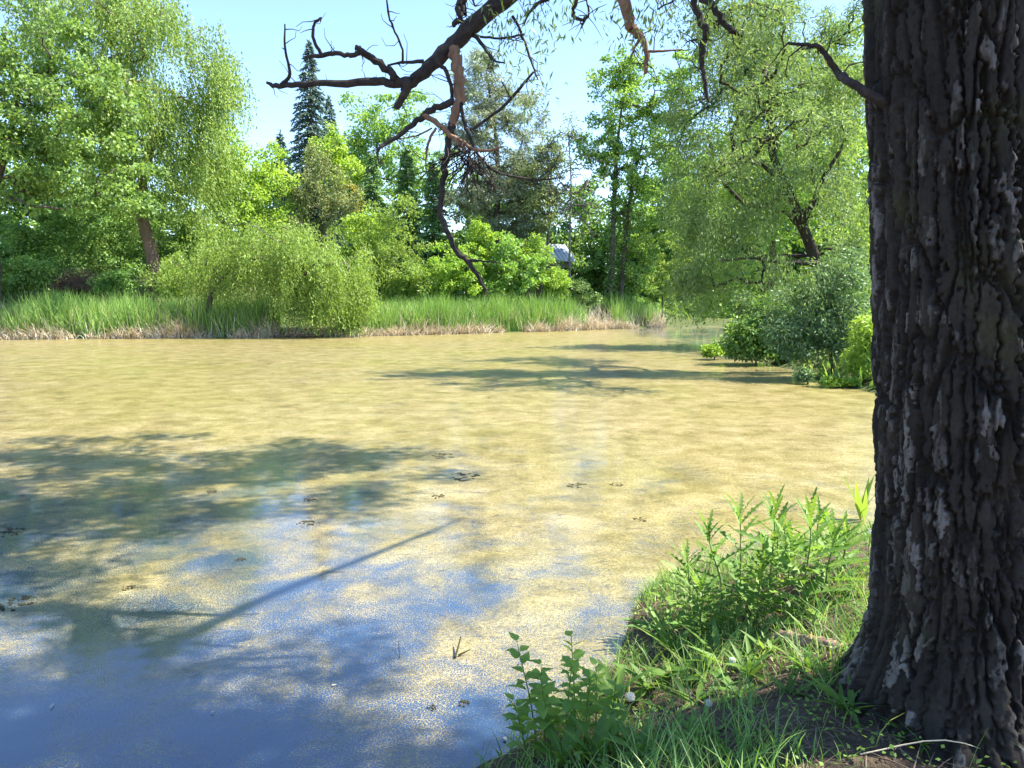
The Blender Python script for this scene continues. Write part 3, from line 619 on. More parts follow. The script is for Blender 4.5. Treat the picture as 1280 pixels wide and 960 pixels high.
for nm, lb, Y, bx, bl, n, lf, cr, mt in BUSH2:
    tree(nm, lb, 'bush', Y, [(bx, 470), (bx, bl[0][1]+bl[0][3]*0.5), (bx, bl[0][1])], 0.03, bl, n, 90, lf, cr, mt, 'bark', group='bushes on the channel bank', start=0.05, cut_low=0.0, tip=0.006)

# ------------------------------------------------------------------ reeds (a mass of blades)
def blades(pos, h, w, lean, rng, curve=0.5, segs=3):
    n = len(pos); a = rng.random(n)*6.283; d = np.stack([np.cos(a), np.sin(a), 0*a], 1); b = rng.random(n)*6.283
    sd = np.stack([np.cos(b), np.sin(b), 0*b], 1); V = []
    for i in range(segs+1):
        s = i/segs; c = pos + d*(lean*h*(s*(1-curve)+s*s*curve))[:, None] + np.array([0, 0, 1.0])*(h*s*(1-0.3*np.minimum(lean, 1.5)*s*curve))[:, None]
        ww = w*(1-s**1.6)+0.0008
        V += [c-sd*(ww*0.5)[:, None], c+sd*(ww*0.5)[:, None]]
    v = np.stack(V, 1).reshape(-1, 3); k = 2*(segs+1); base = np.arange(n)[:, None]*k
    f = np.concatenate([base + np.array([2*i, 2*i+1, 2*i+3, 2*i+2]) for i in range(segs)], 1).reshape(-1, 4)
    return v, f, segs

def shore_points(a, b, n, rng, lo, hi):
    """points behind the far shore between two shore corners"""
    A, B = np.array(a), np.array(b); t = rng.random(n); d = lo+(hi-lo)*rng.random(n)
    p = A+(B-A)*t[:, None]; nrm_ = np.array([-(B-A)[1], (B-A)[0]])/np.linalg.norm(B-A)
    if nrm_[1] < 0: nrm_ = -nrm_
    p = p+nrm_*d[:, None]; return p
rng = np.random.default_rng(3)
SH = [((-27, 39.3), (-18.7, 40.9), 5200), ((-18.7, 40.9), (-13.0, 41.9), 3600), ((-9.0, 42.7), (-3.8, 45.8), 3800), ((-3.8, 45.8), (3.2, 50.6), 5600), ((3.2, 50.6), (11.5, 58), 5400)]
pp = np.vstack([shore_points(a, b, n, rng, 0.1, 4.2) for a, b, n in SH])
pp = pp[fbm(pp[:, 0]*0.5, pp[:, 1]*0.5, 40, 3) > 0.33]
pos = np.column_stack([pp, np.maximum(gz(pp[:, 0], pp[:, 1]), 0)-0.05]); n = len(pos)
h = (0.9+1.2*rng.random(n))*(0.55+0.95*fbm(pp[:, 0]*0.8, pp[:, 1]*0.8, 8, 3))
v, f, sg = blades(pos, h, 0.035+0.03*rng.random(n), 0.12+0.55*rng.random(n)**2, rng)
o = mesh_obj('reeds', v, f, M['reed'], None, False, np.repeat(np.clip(rng.random(n)*0.8+0.3*fbm(pp[:, 0]*0.4, pp[:, 1]*0.4, 9, 2)-0.1, 0, 1), sg))
tag(o, 'belt of tall green reeds along the far shore', 'reeds', kind='stuff')
pp = np.vstack([shore_points(a, b, int(n*0.6), rng, -0.25, 1.1) for a, b, n in SH] + [shore_points((-13, 41.9), (-9, 42.7), 300, rng, -0.1, 0.5)])
pp = pp[fbm(pp[:, 0]*0.55, pp[:, 1]*0.55, 60, 2) > 0.38]
pos = np.column_stack([pp, np.maximum(gz(pp[:, 0], pp[:, 1]), 0)-0.03]); n = len(pos)
bump = fbm(pp[:, 0]*0.55, pp[:, 1]*0.55, 60, 2)
v, f, sg = blades(pos, (0.3+0.75*rng.random(n))*(0.4+2.0*np.clip(bump-0.3, 0, 1)), 0.035+0.025*rng.random(n), 0.3+1.2*rng.random(n), rng, 0.8)
p3 = np.vstack([shore_points(a, b, int(n_*0.12), rng, 0.0, 3.5) for a, b, n_ in SH]); n3 = len(p3)
v3, f3, _ = blades(np.column_stack([p3, np.maximum(gz(p3[:, 0], p3[:, 1]), 0)-0.03]), 0.9+0.9*rng.random(n3), 0.03+0.02*rng.random(n3), 0.1+0.7*rng.random(n3), rng, 0.6)
v = np.vstack([v, v3]); f = np.vstack([f, f3+len(v)-len(v3)]); n = n+n3
o = mesh_obj('dry_reeds', v, f, M['dryreed'], None, False, np.repeat(rng.random(n), sg))
tag(o, 'bent dry straw-coloured reeds at the far waterline', 'dry reeds', kind='stuff')

# low ground cover on the far bank behind the reeds and on the channel bank
pp = np.column_stack([rng.uniform(-34, 26, 9000), rng.uniform(41, 66, 9000)]); sd = pond_sd(pp[:, 0], pp[:, 1]); pp = pp[sd > 1.5]
p2 = np.column_stack([rng.uniform(6.5, 16, 3500), rng.uniform(9, 34, 3500)]); sd = pond_sd(p2[:, 0], p2[:, 1]); pp = np.vstack([pp, p2[(sd > 0.05) & (sd < 5)]])
pos = np.column_stack([pp, gz(pp[:, 0], pp[:, 1])-0.02]); n = len(pos)
v, f, sg = blades(pos, 0.25+0.5*rng.random(n), 0.06+0.05*rng.random(n), 0.3+0.6*rng.random(n), rng)
o = mesh_obj('ground_cover', v, f, M['grass'], None, False, np.repeat(rng.random(n), sg))
tag(o, 'mixed green undergrowth on the banks behind the reeds', 'undergrowth', kind='stuff')

# ------------------------------------------------------------------ hut, brush pile, stranded log
def box(c, s, rz=0):
    x, y, z = np.array(s)/2; v = np.array([(-x, -y, -z), (x, -y, -z), (x, y, -z), (-x, y, -z), (-x, -y, z), (x, -y, z), (x, y, z), (-x, y, z)], float)
    r = np.array([[math.cos(rz), -math.sin(rz), 0], [math.sin(rz), math.cos(rz), 0], [0, 0, 1]]); v = v@r.T + np.array(c)
    return v, np.array([(0, 3, 2, 1), (4, 5, 6, 7), (0, 1, 5, 4), (1, 2, 6, 5), (2, 3, 7, 6), (3, 0, 4, 7)])
M['roof'] = rough_mat('pale_metal_roof', (0.30, 0.34, 0.36), (0.38, 0.42, 0.44), 8, 0.45, 0.05)
M['wallwood'] = rough_mat('hut_wall_boards', (0.10, 0.08, 0.06), (0.2, 0.16, 0.12), 6, 0.9, 0.4, (1, 1, 6))
def hut():
    c = P(684, 330, 60); g = gz1(c[0], c[1]); eave = P(712, 327, 60)[2]; ridge = P(684, 305, 60)[2]
    root = empty('garden_hut', (c[0], c[1], g)); tag(root, 'small garden hut with a pale metal roof seen between the bushes', 'hut')
    hw = 1.5; root.rotation_euler.z = rad(-58)
    for sx, sy, lx, ly in ((0, -1.35, 2.4, 0.12), (0, 1.35, 2.4, 0.12), (-1.14, 0, 0.12, 2.58), (1.14, 0, 0.12, 2.58)):
        v, f = box((c[0]+sx, c[1]+sy, (g+eave)/2), (lx, ly, eave-g)); mesh_obj('wall', v, f, M['wallwood'], root)
    n = 9
    for s in (-1, 1):
        for k in range(n):        # standing-seam sheets
            y0 = -1.7+3.4*k/n; y1 = y0+3.4/n-0.012
            a = np.array([(0, y0, ridge+0.02), (0, y1, ridge+0.02), (s*hw, y1, eave), (s*hw, y0, eave)]); a[:, :2] += c[:2]
            bq = a-np.array([0, 0, 0.05]); vv = np.vstack([a, bq])
            mesh_obj('roof_sheet', vv, np.array([(0, 1, 2, 3), (7, 6, 5, 4), (0, 4, 5, 1), (1, 5, 6, 2), (2, 6, 7, 3), (3, 7, 4, 0)]), M['roof'], root)
    for y in (-1.36, 1.36):
        v = np.array([(-1.16, y, eave), (1.16, y, eave), (0, y, ridge-0.1), (-1.16, y+0.06, eave), (1.16, y+0.06, eave), (0, y+0.06, ridge-0.1)]); v[:, :2] += c[:2]
        mesh_obj('gable', v, [np.array([(0, 1, 2), (5, 4, 3)]), np.array([(0, 3, 4, 1), (1, 4, 5, 2), (2, 5, 3, 0)])], M['wallwood'], root)
hut()
def brush_pile():
    rng = np.random.default_rng(5); c = P(100, 350, 48.5); g = gz1(c[0], c[1])+0.1; lines = []
    for k in range(300):
        a = rng.random()*6.283; r = 1.45*math.sqrt(rng.random()); z = g+1.3*(1-(r/1.5)**2)*rng.random()+0.1
        p = np.array([c[0]+r*math.cos(a), c[1]+r*math.sin(a)*0.7, z]); d = norm(rng.standard_normal(3)*np.array([1, 1, 0.35])); L = 0.4+0.5*rng.random()
        q = np.array([p-d*L, p+rng.standard_normal(3)*0.06, p+d*L]); q[:, 2] = np.maximum(q[:, 2], g+0.03); lines.append((q, np.array([0.02, 0.016, 0.008])))
    v, f = tubes(lines, 4)
    o = mesh_obj('brush_pile', v, f, rough_mat('brush_twigs', (0.13, 0.08, 0.065), (0.3, 0.2, 0.16), 5, 0.9, 0), None)
    tag(o, 'heap of cut reddish-brown twigs behind the reeds', 'brush pile', kind='stuff')
brush_pile()
def log(name, label, a, b, r, mat, bend=0.03, seed=1, sides=8):
    rng = np.random.default_rng(seed); t = np.linspace(0, 1, 9)[:, None]; p = np.array(a)*(1-t)+np.array(b)*t
    p[:, 2] += bend*np.sin(t[:, 0]*math.pi); p[1:-1] += rng.standard_normal((7, 3))*r*0.2
    rr = r*(1-0.3*t[:, 0]); rr[0] *= 0.5; rr[-1] *= 0.4
    v, f = tubes([(p, rr)], sides, 0.08, rng); return tag(mesh_obj(name, v, f, mat, None, True), label, 'log')
log('stranded_log', 'pale stranded log lying at the waterline under the weeping dome', (*P(342, 412, 42.0)[:2], 0.06), (*P(402, 412, 42.2)[:2], 0.08), 0.10, M['barkred'])

# ------------------------------------------------------------------ the near tree: trunk with furrowed bark
TX, TY, TR = 1.605, 2.85, 0.297
TZ = gz1(TX-0.5, TY)
near_tree = empty('old_tree', (TX+0.2, TY, TZ)); tag(near_tree, 'huge dark tree trunk with deeply furrowed bark on the bank', 'tree')
def cells(u, w, wrap, seed):
    iu, iw = np.floor(u).astype(np.int64), np.floor(w).astype(np.int64); f1 = np.full(u.shape, 9.0); f2 = np.full(u.shape, 9.0); cid = np.zeros(u.shape)
    for du in (-1, 0, 1):
        for dw in (-1, 0, 1):
            cu, cw = iu+du, iw+dw; k = np.mod(cu, wrap)
            px_, pw_ = cu+0.15+0.7*hash2(k, cw, seed), cw+0.05+0.9*hash2(k, cw, seed+1)
            d = np.sqrt((u-px_)**2+(w-pw_)**2); new = d < f1
            f2 = np.where(new, f1, np.minimum(f2, d)); cid = np.where(new, hash2(k, cw, seed+2), cid); f1 = np.where(new, d, f1)
    return f1, f2, cid
def big_trunk():
    face = math.atan2(-TY, -TX)                     # towards the photographer
    fine = np.arange(-1.95, 1.95, 0.0135); coarse = np.arange(1.95, 2*math.pi-1.95, 0.05)
    th = np.concatenate([fine, coarse])+face; zs = np.concatenate([np.arange(-0.12, 3.35, 0.0066), np.arange(3.35, 7.6, 0.05)])
    T, Z = np.meshgrid(th, zs, indexing='ij')
    a = np.mod(T, 2*math.pi)/(2*math.pi); NC = 38
    rag = 0.42*(vnoise(a*95, Z*20, 36, 95)-0.5) + 0.40*(vnoise(a*230, Z*60, 39, 230)-0.5)
    up = a*NC + 0.9*(vnoise(a*13, Z*1.1, 31, 13)-0.5) + 0.35*(vnoise(a*30, Z*4, 32, 30)-0.5) + rag
    wp = Z/0.42 + 1.0*(vnoise(a*38, Z*3, 33, 38)-0.5) + 0.5*rag
    f1, f2, cid = cells(up, wp, NC, 50); e = f2-f1
    plate = 0.75*np.clip((e-0.03)/0.17, 0, 1)+0.25*np.clip(e/0.6, 0, 1)
    # broken flakes on the plates: each one sits at its own level, so that its edge is a sharp step
    g1, g2, gid = cells(a*NC*2.5 + 1.0*rag + 0.8*(vnoise(a*70, Z*14, 35, 70)-0.5), Z/0.095 + 0.9*rag + 1.2*(vnoise(a*70, Z*9, 37, 70)-0.5), int(NC*2.5), 60); flake = np.clip((g2-g1)/0.09, 0, 1)
    fine_n = vnoise(a*240, Z*24, 41, 240)*0.6 + vnoise(a*460, Z*90, 42, 460)*0.4
    hgt = plate*(0.45+0.75*cid)
    disp = 0.036*hgt + plate*0.014*gid + 0.006*flake*plate + 0.007*fine_n - 0.020
    zz = Z-0.0
    R = TR*(1.0-0.02*np.clip(zz-2.5, 0, 8)) + 0.02*(vnoise(a*6, Z*0.9, 44, 6)-0.5)*2
    fl = np.clip(zz, -0.12, 9)
    lobes = 0.62+0.38*np.cos(3*(T-face)+0.6)+0.30*np.cos(5*(T-face)-1.1)
    R = R + (0.045*np.exp(-fl/0.40) + 0.23*np.exp(-fl/0.19)*(0.35+0.55*lobes))
    R = R + disp*(1+0.3*np.exp(-fl/0.3))
    xo = 0.012*np.sin(Z*1.3)+0.078*(2.7-Z); X = TX+xo+R*np.cos(T); Yc = TY+0.02*np.sin(Z*0.9+1)+R*np.sin(T)
    v = np.stack([X, Yc, TZ+Z], -1).reshape(-1, 3); nz_ = len(zs); nt_ = len(th)
    i = np.arange(nt_)[:, None]*nz_; j = np.arange(nz_-1)[None]; i2 = ((np.arange(nt_)+1) % nt_)[:, None]*nz_
    f = np.stack([i+j, i2+j, i2+j+1, i+j+1], -1).reshape(-1, 4)
    o = mesh_obj('trunk', v, f, M['bigbark'], near_tree, False)
    at = o.data.attributes.new('ridge', 'FLOAT', 'POINT'); at.data.foreach_set('value', np.clip(plate*(0.5+0.5*cid), 0, 1.3).astype(np.float32).ravel())
    at = o.data.attributes.new('flake', 'FLOAT', 'POINT'); at.data.foreach_set('value', (gid*flake).astype(np.float32).ravel())
big_trunk()

rngb = np.random.default_rng(91); ALL_LINES = []
def near_branch(name, lines, mat, sides=8, rough=0.05, label=None):
    L = [px_line(l) for l in lines]; L2 = []
    for p, r in L:
        p = p.copy(); p[1:-1] += rngb.standard_normal(p[1:-1].shape)*np.minimum(r[1:-1, None]*0.22, 0.006); L2.append((p, r))
    ALL_LINES.extend(L2)
    for k, l in enumerate(L2):
        v, f = tubes([l], sides, rough, rngb); o = mesh_obj(name if k == 0 else 'twig', v, f, M[mat], near_tree, True)
        if label: o['label'] = label
    return o
# main limb: leaves the bole above the view, arches out over the pond and comes down into it
limb_top = [(1180, -330, 3.4, 60), (1000, -330, 3.9, 42), (820, -180, 4.5, 27), (700, -60, 4.9, 18)]
near_branch('limb', [limb_top + [(630, 0, 5.0, 10.5), (585, 38, 5.0, 9.8), (560, 62, 5.0, 9), (535, 85, 5.0, 8), (515, 103, 5.0, 6.5), (505, 110, 5.0, 5)]], 'deadwood', 14, 0.035, 'dark bare limb reaching down over the pond')
near_branch('dead_branch', [[(512, 103, 5.0, 7), (492, 104, 5.0, 5.5), (470, 102, 5.0, 5), (420, 104, 5.02, 4.2), (372, 105, 5.05, 3.6), (345, 107, 5.1, 3), (333, 103, 5.1, 1.6)],
    [(352, 106, 5.08, 2.6), (362, 93, 5.05, 2.0), (359, 75, 5.05, 1.6), (356, 55, 5.0, 1.3), (356, 30, 5.0, 0.8)]], 'deadwood')
near_branch('dead_branch', [[(500, 106, 5.0, 6), (490, 93, 4.98, 5), (470, 77, 4.95, 4.6), (452, 64, 4.9, 4), (446, 58, 4.9, 2.5)], [(450, 66, 4.9, 3.2), (435, 69, 4.9, 3), (415, 67, 4.88, 2.8), (398, 70, 4.85, 2.8), (381, 71, 4.85, 1.2)],
    [(402, 69, 4.86, 2.4), (394, 55, 4.85, 2.2), (391, 36, 4.85, 1.8), (396, 27, 4.85, 1.6), (402, 22, 4.85, 0.9)]], 'deadwood')
near_branch('broken_stub', [[(508, 106, 5.0, 6.5), (503, 120, 5.0, 5), (495, 136, 5.0, 4)]], 'deadwood')
near_branch('twig', [[(503, 80, 5.0, 1.6), (503, 62, 4.98, 1.4), (494, 40, 4.95, 1.3), (486, 20, 4.9, 1.1), (483, -5, 4.9, 0.8)], [(484, 82, 5.0, 1.2), (502, 78, 5.0, 1.8), (530, 77, 5.0, 2.6)],
    [(587, 40, 5.0, 2.6), (600, 52, 4.98, 2.4), (612, 68, 4.96, 2.0), (618, 76, 4.95, 1.6), (632, 79, 4.95, 0.8)], [(600, 46, 4.98, 1.6), (625, 48, 4.97, 1.5), (655, 43, 4.95, 1.2)],
    [(640, 20, 5, 2), (650, 38, 5, 1.6), (662, 70, 5, 1.5), (668, 88, 5, 1.2), (672, 100, 5, 0.8)]], 'deadwood', 5)
near_branch('snag', [[(580, 0, 5.0, 4.5), (573, 6, 5, 4.5), (577, 20, 5, 4), (570, 28, 5.0, 3.5), (566, 32, 5, 2.5)], [(570, -40, 5, 5), (574, -15, 5, 5), (577, 2, 5, 4.2), (580, 18, 5, 3)], [(581, 0, 5.0, 1.2), (583, 20, 5, 1.0)], [(588, -8, 5, 1.4), (594, 8, 5, 1.0)]], 'deadwood', 7)
# the torn, peeled branch that hangs from the limb
near_branch('hanging_branch', [[(563, 56, 5.0, 7), (568, 75, 4.97, 7), (575, 95, 4.95, 6.6), (575, 118, 4.95, 6.2), (570, 138, 4.95, 5.8), (565, 160, 4.95, 5.0)]], 'peeled', 9, 0.1, 'peeled orange-brown section of the hanging branch')
near_branch('hanging_branch', [[(566, 156, 4.95, 5.0), (560, 180, 4.93, 4.4), (556, 210, 4.9, 4.0), (551, 240, 4.9, 3.6), (551, 268, 4.9, 3.4), (560, 292, 4.88, 3.4), (570, 313, 4.86, 3.4), (583, 326, 4.85, 3.0), (595, 342, 4.85, 2.6), (606, 360, 4.85, 1.8), (610, 371, 4.85, 0.8)],
    [(583, 326, 4.85, 1.6), (600, 326, 4.84, 1.4), (620, 328, 4.82, 0.7)]], 'deadwood', 8, 0.08)
near_branch('side_branch', [[(567, 128, 4.95, 4.5), (548, 133, 4.93, 4.3), (533, 143, 4.92, 4.2), (518, 155, 4.9, 3.6), (500, 168, 4.88, 3), (482, 180, 4.86, 2.4), (473, 187, 4.85, 2)], [(473, 186, 4.85, 1.8), (472, 196, 4.85, 1.3), (475, 206, 4.85, 0.7)]], 'deadwood', 7)
near_branch('side_branch', [[(530, 144, 4.92, 4.0), (545, 153, 4.9, 3.6), (560, 166, 4.9, 3.4), (575, 180, 4.9, 3.0), (584, 192, 4.9, 2.4)], [(570, 172, 4.9, 2), (590, 186, 4.88, 2.4), (598, 188, 4.86, 2), (612, 188, 4.84, 1.8), (630, 183, 4.84, 1)], [(545, 160, 4.9, 1.8), (537, 175, 4.89, 1.8), (533, 190, 4.88, 1.4), (532, 212, 4.88, 0.7)], [(540, 160, 4.9, 1.1), (520, 170, 4.88, 1.1), (500, 173, 4.86, 0.6)]], 'peeled', 6)
near_branch('side_branch', [[(547, 78, 4.98, 2.6), (558, 90, 4.96, 2.6), (564, 108, 4.96, 2.4), (565, 126, 4.95, 2)], [(576, 115, 4.95, 2.4), (577, 138, 4.93, 2.6), (583, 160, 4.92, 2.6), (590, 178, 4.9, 2.3), (597, 192, 4.9, 1.5)],
    [(588, 163, 4.92, 1.8), (610, 148, 4.9, 2), (636, 126, 4.88, 1.9), (652, 108, 4.86, 1.8), (667, 90, 4.85, 1.4)], [(638, 122, 4.88, 1.2), (632, 110, 4.88, 1), (627, 102, 4.88, 0.6)],
    [(595, 190, 4.9, 1.8), (615, 212, 4.88, 1.6), (640, 220, 4.86, 1.6), (670, 225, 4.85, 1.3), (702, 222, 4.85, 0.7)], [(672, 224, 4.85, 0.8), (690, 210, 4.85, 0.7), (700, 190, 4.85, 0.4)]], 'deadwood', 6)
def dead_tangle():
    """thin dead twigs matted where the hanging branch broke"""
    r = np.random.default_rng(14); L = []
    for k in range(60):
        x, y = 585+r.normal()*14, 195+r.normal()*10; q = [(x, y, 4.9, 0.9)]; dx = r.normal()*0.5
        for s in range(4): x += dx*14+r.normal()*6; y += 6+r.random()*9; q.append((x, y, 4.88+r.normal()*0.05, 0.8-0.16*s))
        L.append(px_line(q, 2))
    v, f = tubes(L, 4); mesh_obj('twig_tangle', v, f, M['deadwood'], near_tree, True)['kind'] = 'stuff'
dead_tangle()
# more limbs that dip into the top of the view
near_branch('side_limb', [[(900, -260, 3.9, 22), (820, -120, 4.3, 13), (776, -20, 4.5, 8), (780, 0, 4.5, 7.2), (786, 22, 4.5, 6.6), (789, 36, 4.5, 6), (800, 45, 4.48, 4.4), (807, 60, 4.46, 3.4), (808, 78, 4.45, 3), (807, 92, 4.45, 2.2)],
    [(806, 64, 4.46, 1.8), (822, 64, 4.45, 1.6), (852, 62, 4.44, 0.9)], [(800, 48, 4.48, 2), (793, 60, 4.46, 1.5), (789, 72, 4.46, 0.7)]], 'peeled', 8)
near_branch('side_limb', [[(1000, -250, 3.7, 20), (900, -90, 4.2, 8), (868, -5, 4.3, 4.6), (874, 22, 4.3, 4.2), (882, 40, 4.3, 4.4), (878, 58, 4.3, 3.6), (878, 85, 4.3, 3), (882, 110, 4.3, 2.6), (886, 128, 4.3, 1.2)], [(877, 50, 4.3, 1.1), (866, 50, 4.3, 1), (858, 53, 4.3, 0.6)]], 'deadwood', 7)
near_branch('side_limb', [[(1000, -200, 3.8, 10), (880, -30, 4.2, 5), (892, 8, 4.2, 4.2), (903, 28, 4.2, 3.8), (915, 38, 4.2, 3.2), (928, 46, 4.2, 1.6)]], 'deadwood', 7)
near_branch('side_limb', [[(850, -200, 4.3, 10), (740, -40, 4.7, 3.4), (721, 0, 4.7, 2.6), (717, 20, 4.7, 2.4), (728, 24, 4.7, 1.8), (736, 18, 4.7, 1.4), (733, 0, 4.7, 0.9)], [(734, 20, 4.7, 1.5), (726, 36, 4.7, 0.8)]], 'deadwood', 6)
near_branch('side_limb', [[(720, -60, 4.8, 4), (690, -8, 4.8, 2.4), (672, 5, 4.8, 2.2), (660, 18, 4.8, 1.6), (655, 32, 4.8, 0.9)], [(720, -60, 4.8, 2), (840, -10, 4.5, 1.4), (822, 12, 4.5, 1.0)]], 'deadwood', 6)
# broken branch on the bole
near_branch('broken_branch', [[(1125, 140, 2.85, 6.5), (1090, 118, 2.82, 6), (1062, 103, 2.85, 5), (1047, 92, 2.96, 4.4), (1036, 75, 2.95, 3.6), (1025, 60, 2.95, 3.0), (1010, 56, 2.95, 2.4), (985, 54, 2.95, 1.6)]], 'deadwood', 9)
def twiglets():
    r = np.random.default_rng(33); L = []
    for p, rr in ALL_LINES:
        n = int(3+7*np.linalg.norm(p[-1]-p[0]))
        for k in range(n):
            i = int(r.integers(len(p)//3, len(p))); d = norm(r.standard_normal(3)+np.array([0, 0, -0.25])); ln = 0.05+0.16*r.random()
            q = [p[i]]
            for s_ in range(3): q.append(q[-1]+d*ln/3); d = norm(d+0.45*r.standard_normal(3))
            q = np.array(q)
            if np.linalg.norm(q[0]-np.array([0, 0, CAM_Z])) > 2.5: L.append((q, np.linspace(0.0035, 0.0012, 4)))
    v, f = tubes(L, 4); mesh_obj('twiglets', v, f, M['deadwood'], near_tree, True)['kind'] = 'stuff'
twiglets()
# surface roots
def roots():
    def r_(pts, name, mat, label=None):
        q = smooth_line([[x, y, max(gz1(x, y), 0)+dz, r] for x, y, dz, r in pts], 5); v, f = tubes([(q[:, :3], q[:, 3])], 10, 0.24, rngb)
        o = mesh_obj(name, v, f, M[mat], near_tree, True)
        if label: o['label'] = label
    r_([(1.68, 3.02, 0.03, 0.05), (1.59, 3.26, 0.012, 0.036), (1.50, 3.42, 0.0, 0.03), (1.40, 3.56, 0.012, 0.030), (1.34, 3.66, 0.01, 0.026), (1.27, 3.72, -0.02, 0.012)], 'root', 'rootwood', 'pale reddish surface root in the sun')
roots()
# upper trunk, boughs and the crown that shades the water (above the view)
def near_crown():
    rng = np.random.default_rng(123)
    blobs = [(2.4, 7.9, 9.4, 2.3, 2.1, 1.9), (4.0, 10.1, 9.6, 2.2, 1.8, 1.5), (1.4, 10.3, 9.8, 1.9, 1.8, 1.5), (2.4, 5.1, 10.6, 2.2, 1.7, 2.0), (4.8, 3.6, 9.2, 2.3, 1.4, 1.6), (0.6, 6.5, 10.0, 1.8, 2.2, 1.7),
             (3.4, 3.8, 8.6, 1.8, 1.2, 1.2), (8.3, 2.7, 9.2, 1.2, 0.7, 1.3), (2.2, 2.5, 9.0, 2.0, 1.5, 1.7), (5.6, 8.3, 9.6, 1.0, 1.0, 0.8), (1.6, 6.2, 8.6, 1.8, 1.6, 1.0), (3.6, 3.0, 9.8, 2.0, 1.4, 1.2), (5.6, 3.4, 8.8, 1.4, 1.2, 1.0)]
    c = in_blobs(blobs, 400, rng, 0.6)
    top = np.array([TX, TY, TZ+7.5]); tr = np.array([[TX-0.35, TY, TZ+7.2], [TX-0.4, TY+0.3, TZ+8.4], [TX-0.3, TY+0.8, TZ+9.6], [TX-0.3, TY+1.0, TZ+11]])
    lines = skeleton(tr, 0.26, c, rng, 0.013, 0.3, power=0.46, start=0.0)
    v, f = tubes(lines, 6); mesh_obj('bough', v, f, M['bark'], near_tree, True)
    # a long bough that shadows the water as a dark diagonal
    q = smooth_line([(TX, TY, TZ+5.2, 0.10), (2.6, 4.3, 6.5, 0.07), (3.3, 5.3, 6.9, 0.052), (4.0, 6.3, 7.0, 0.035), (4.7, 7.3, 7.1, 0.014)], 4); q2 = smooth_line([(3.5, 5.6, 6.93, 0.03), (4.2, 6.3, 7.3, 0.02), (5.0, 7.1, 7.6, 0.008)], 4)
    v, f = tubes([(q[:, :3], q[:, 3]), (q2[:, :3], q2[:, 3])], 8); mesh_obj('bough', v, f, M['bark'], near_tree, True)
    v, f, r = foliage_clumps(c, 140, 0.41, 0.115, 0.048, rng, 0.7, 0.4)
    mesh_obj('crown', v, f, M['crown'], near_tree, False, r)
near_crown()
def near_sprays():
    rng = np.random.default_rng(8); V, F, R, b = [], [], [], 0
    S = [(650, 0, 5, 16, 10), (690, -5, 4.8, 26, 10), (640, 45, 5, 18, 7), (662, 85, 4.9, 12, 7), (665, 130, 4.9, 8, 4), (700, -8, 4.7, 16, 8), (800, 0, 4.5, 16, 12), (820, -8, 4.5, 12, 8), (862, 0, 4.3, 20, 9), (905, 10, 4.2, 20, 8), (695, 30, 4.7, 5, 2), (940, 0, 4.2, 25, 10),
         (10, -12, 5.6, 22, 14), (50, -12, 5.6, 16, 10), (25, 10, 5.6, 12, 8), (770, -5, 4.6, 8, 4), (640, 20, 5, 14, 8), (600, -10, 5, 10, 3)]
    for px, py, Y, sp, n in S:
        c = np.array([P(px+rng.normal()*sp, py+rng.normal()*sp*0.5, Y+rng.normal()*0.1) for _ in range(n)])
        v, f, r = foliage_weep(c, 1, 0.28, 0.055, 0.011, 0.026, rng, 0.02, None, 0.06)
        V.append(v); F.append(f+b); R.append(r); b += len(v)
    mesh_obj('leaf_sprays', np.vstack(V), np.vstack(F), M['crown'], near_tree, False, np.concatenate(R))['kind'] = 'stuff'
near_sprays()

# ------------------------------------------------------------------ plants on the near bank
def leaf_shape(name, prof, fold=0.25, droop=0.25, curl=0.0):
    """leaf along +X, length 1; prof = [(x, half width)]"""
    x = np.array([p[0] for p in prof]); h = np.array([p[1] for p in prof]); n = len(x)
    z = -droop*x*x + curl*np.sin(x*9)*0.02; c = np.column_stack([x, 0*x, z]); l = np.column_stack([x-0.25*h, h, z+fold*h]); r = np.column_stack([x-0.25*h, -h, z+fold*h])
    v = np.vstack([c, l, r]); i = np.arange(n-1)
    f = np.vstack([np.stack([i, i+1, n+i+1, n+i], -1), np.stack([i, 2*n+i, 2*n+i+1, i+1], -1)])
    return v, f
LOBED = [(0, 0.012), (0.10, 0.018), (0.17, 0.07), (0.20, 0.022), (0.30, 0.115), (0.335, 0.026), (0.46, 0.125), (0.495, 0.03), (0.62, 0.11), (0.655, 0.032), (0.78, 0.08), (0.81, 0.034), (0.91, 0.045), (1.0, 0.002)]
OVAL = [(0, 0.01), (0.12, 0.012), (0.16, 0.10), (0.25, 0.21), (0.30, 0.20), (0.38, 0.27), (0.46, 0.26), (0.55, 0.26), (0.63, 0.22), (0.72, 0.19), (0.82, 0.11), (0.92, 0.05), (1, 0.003)]
STRAP = [(0, 0.02), (0.15, 0.035), (0.3, 0.06), (0.45, 0.08), (0.6, 0.09), (0.75, 0.085), (0.9, 0.05), (1, 0.004)]
LANCE = [(0, 0.01), (0.15, 0.04), (0.35, 0.075), (0.6, 0.06), (0.8, 0.035), (1, 0.002)]
leafmesh = {}
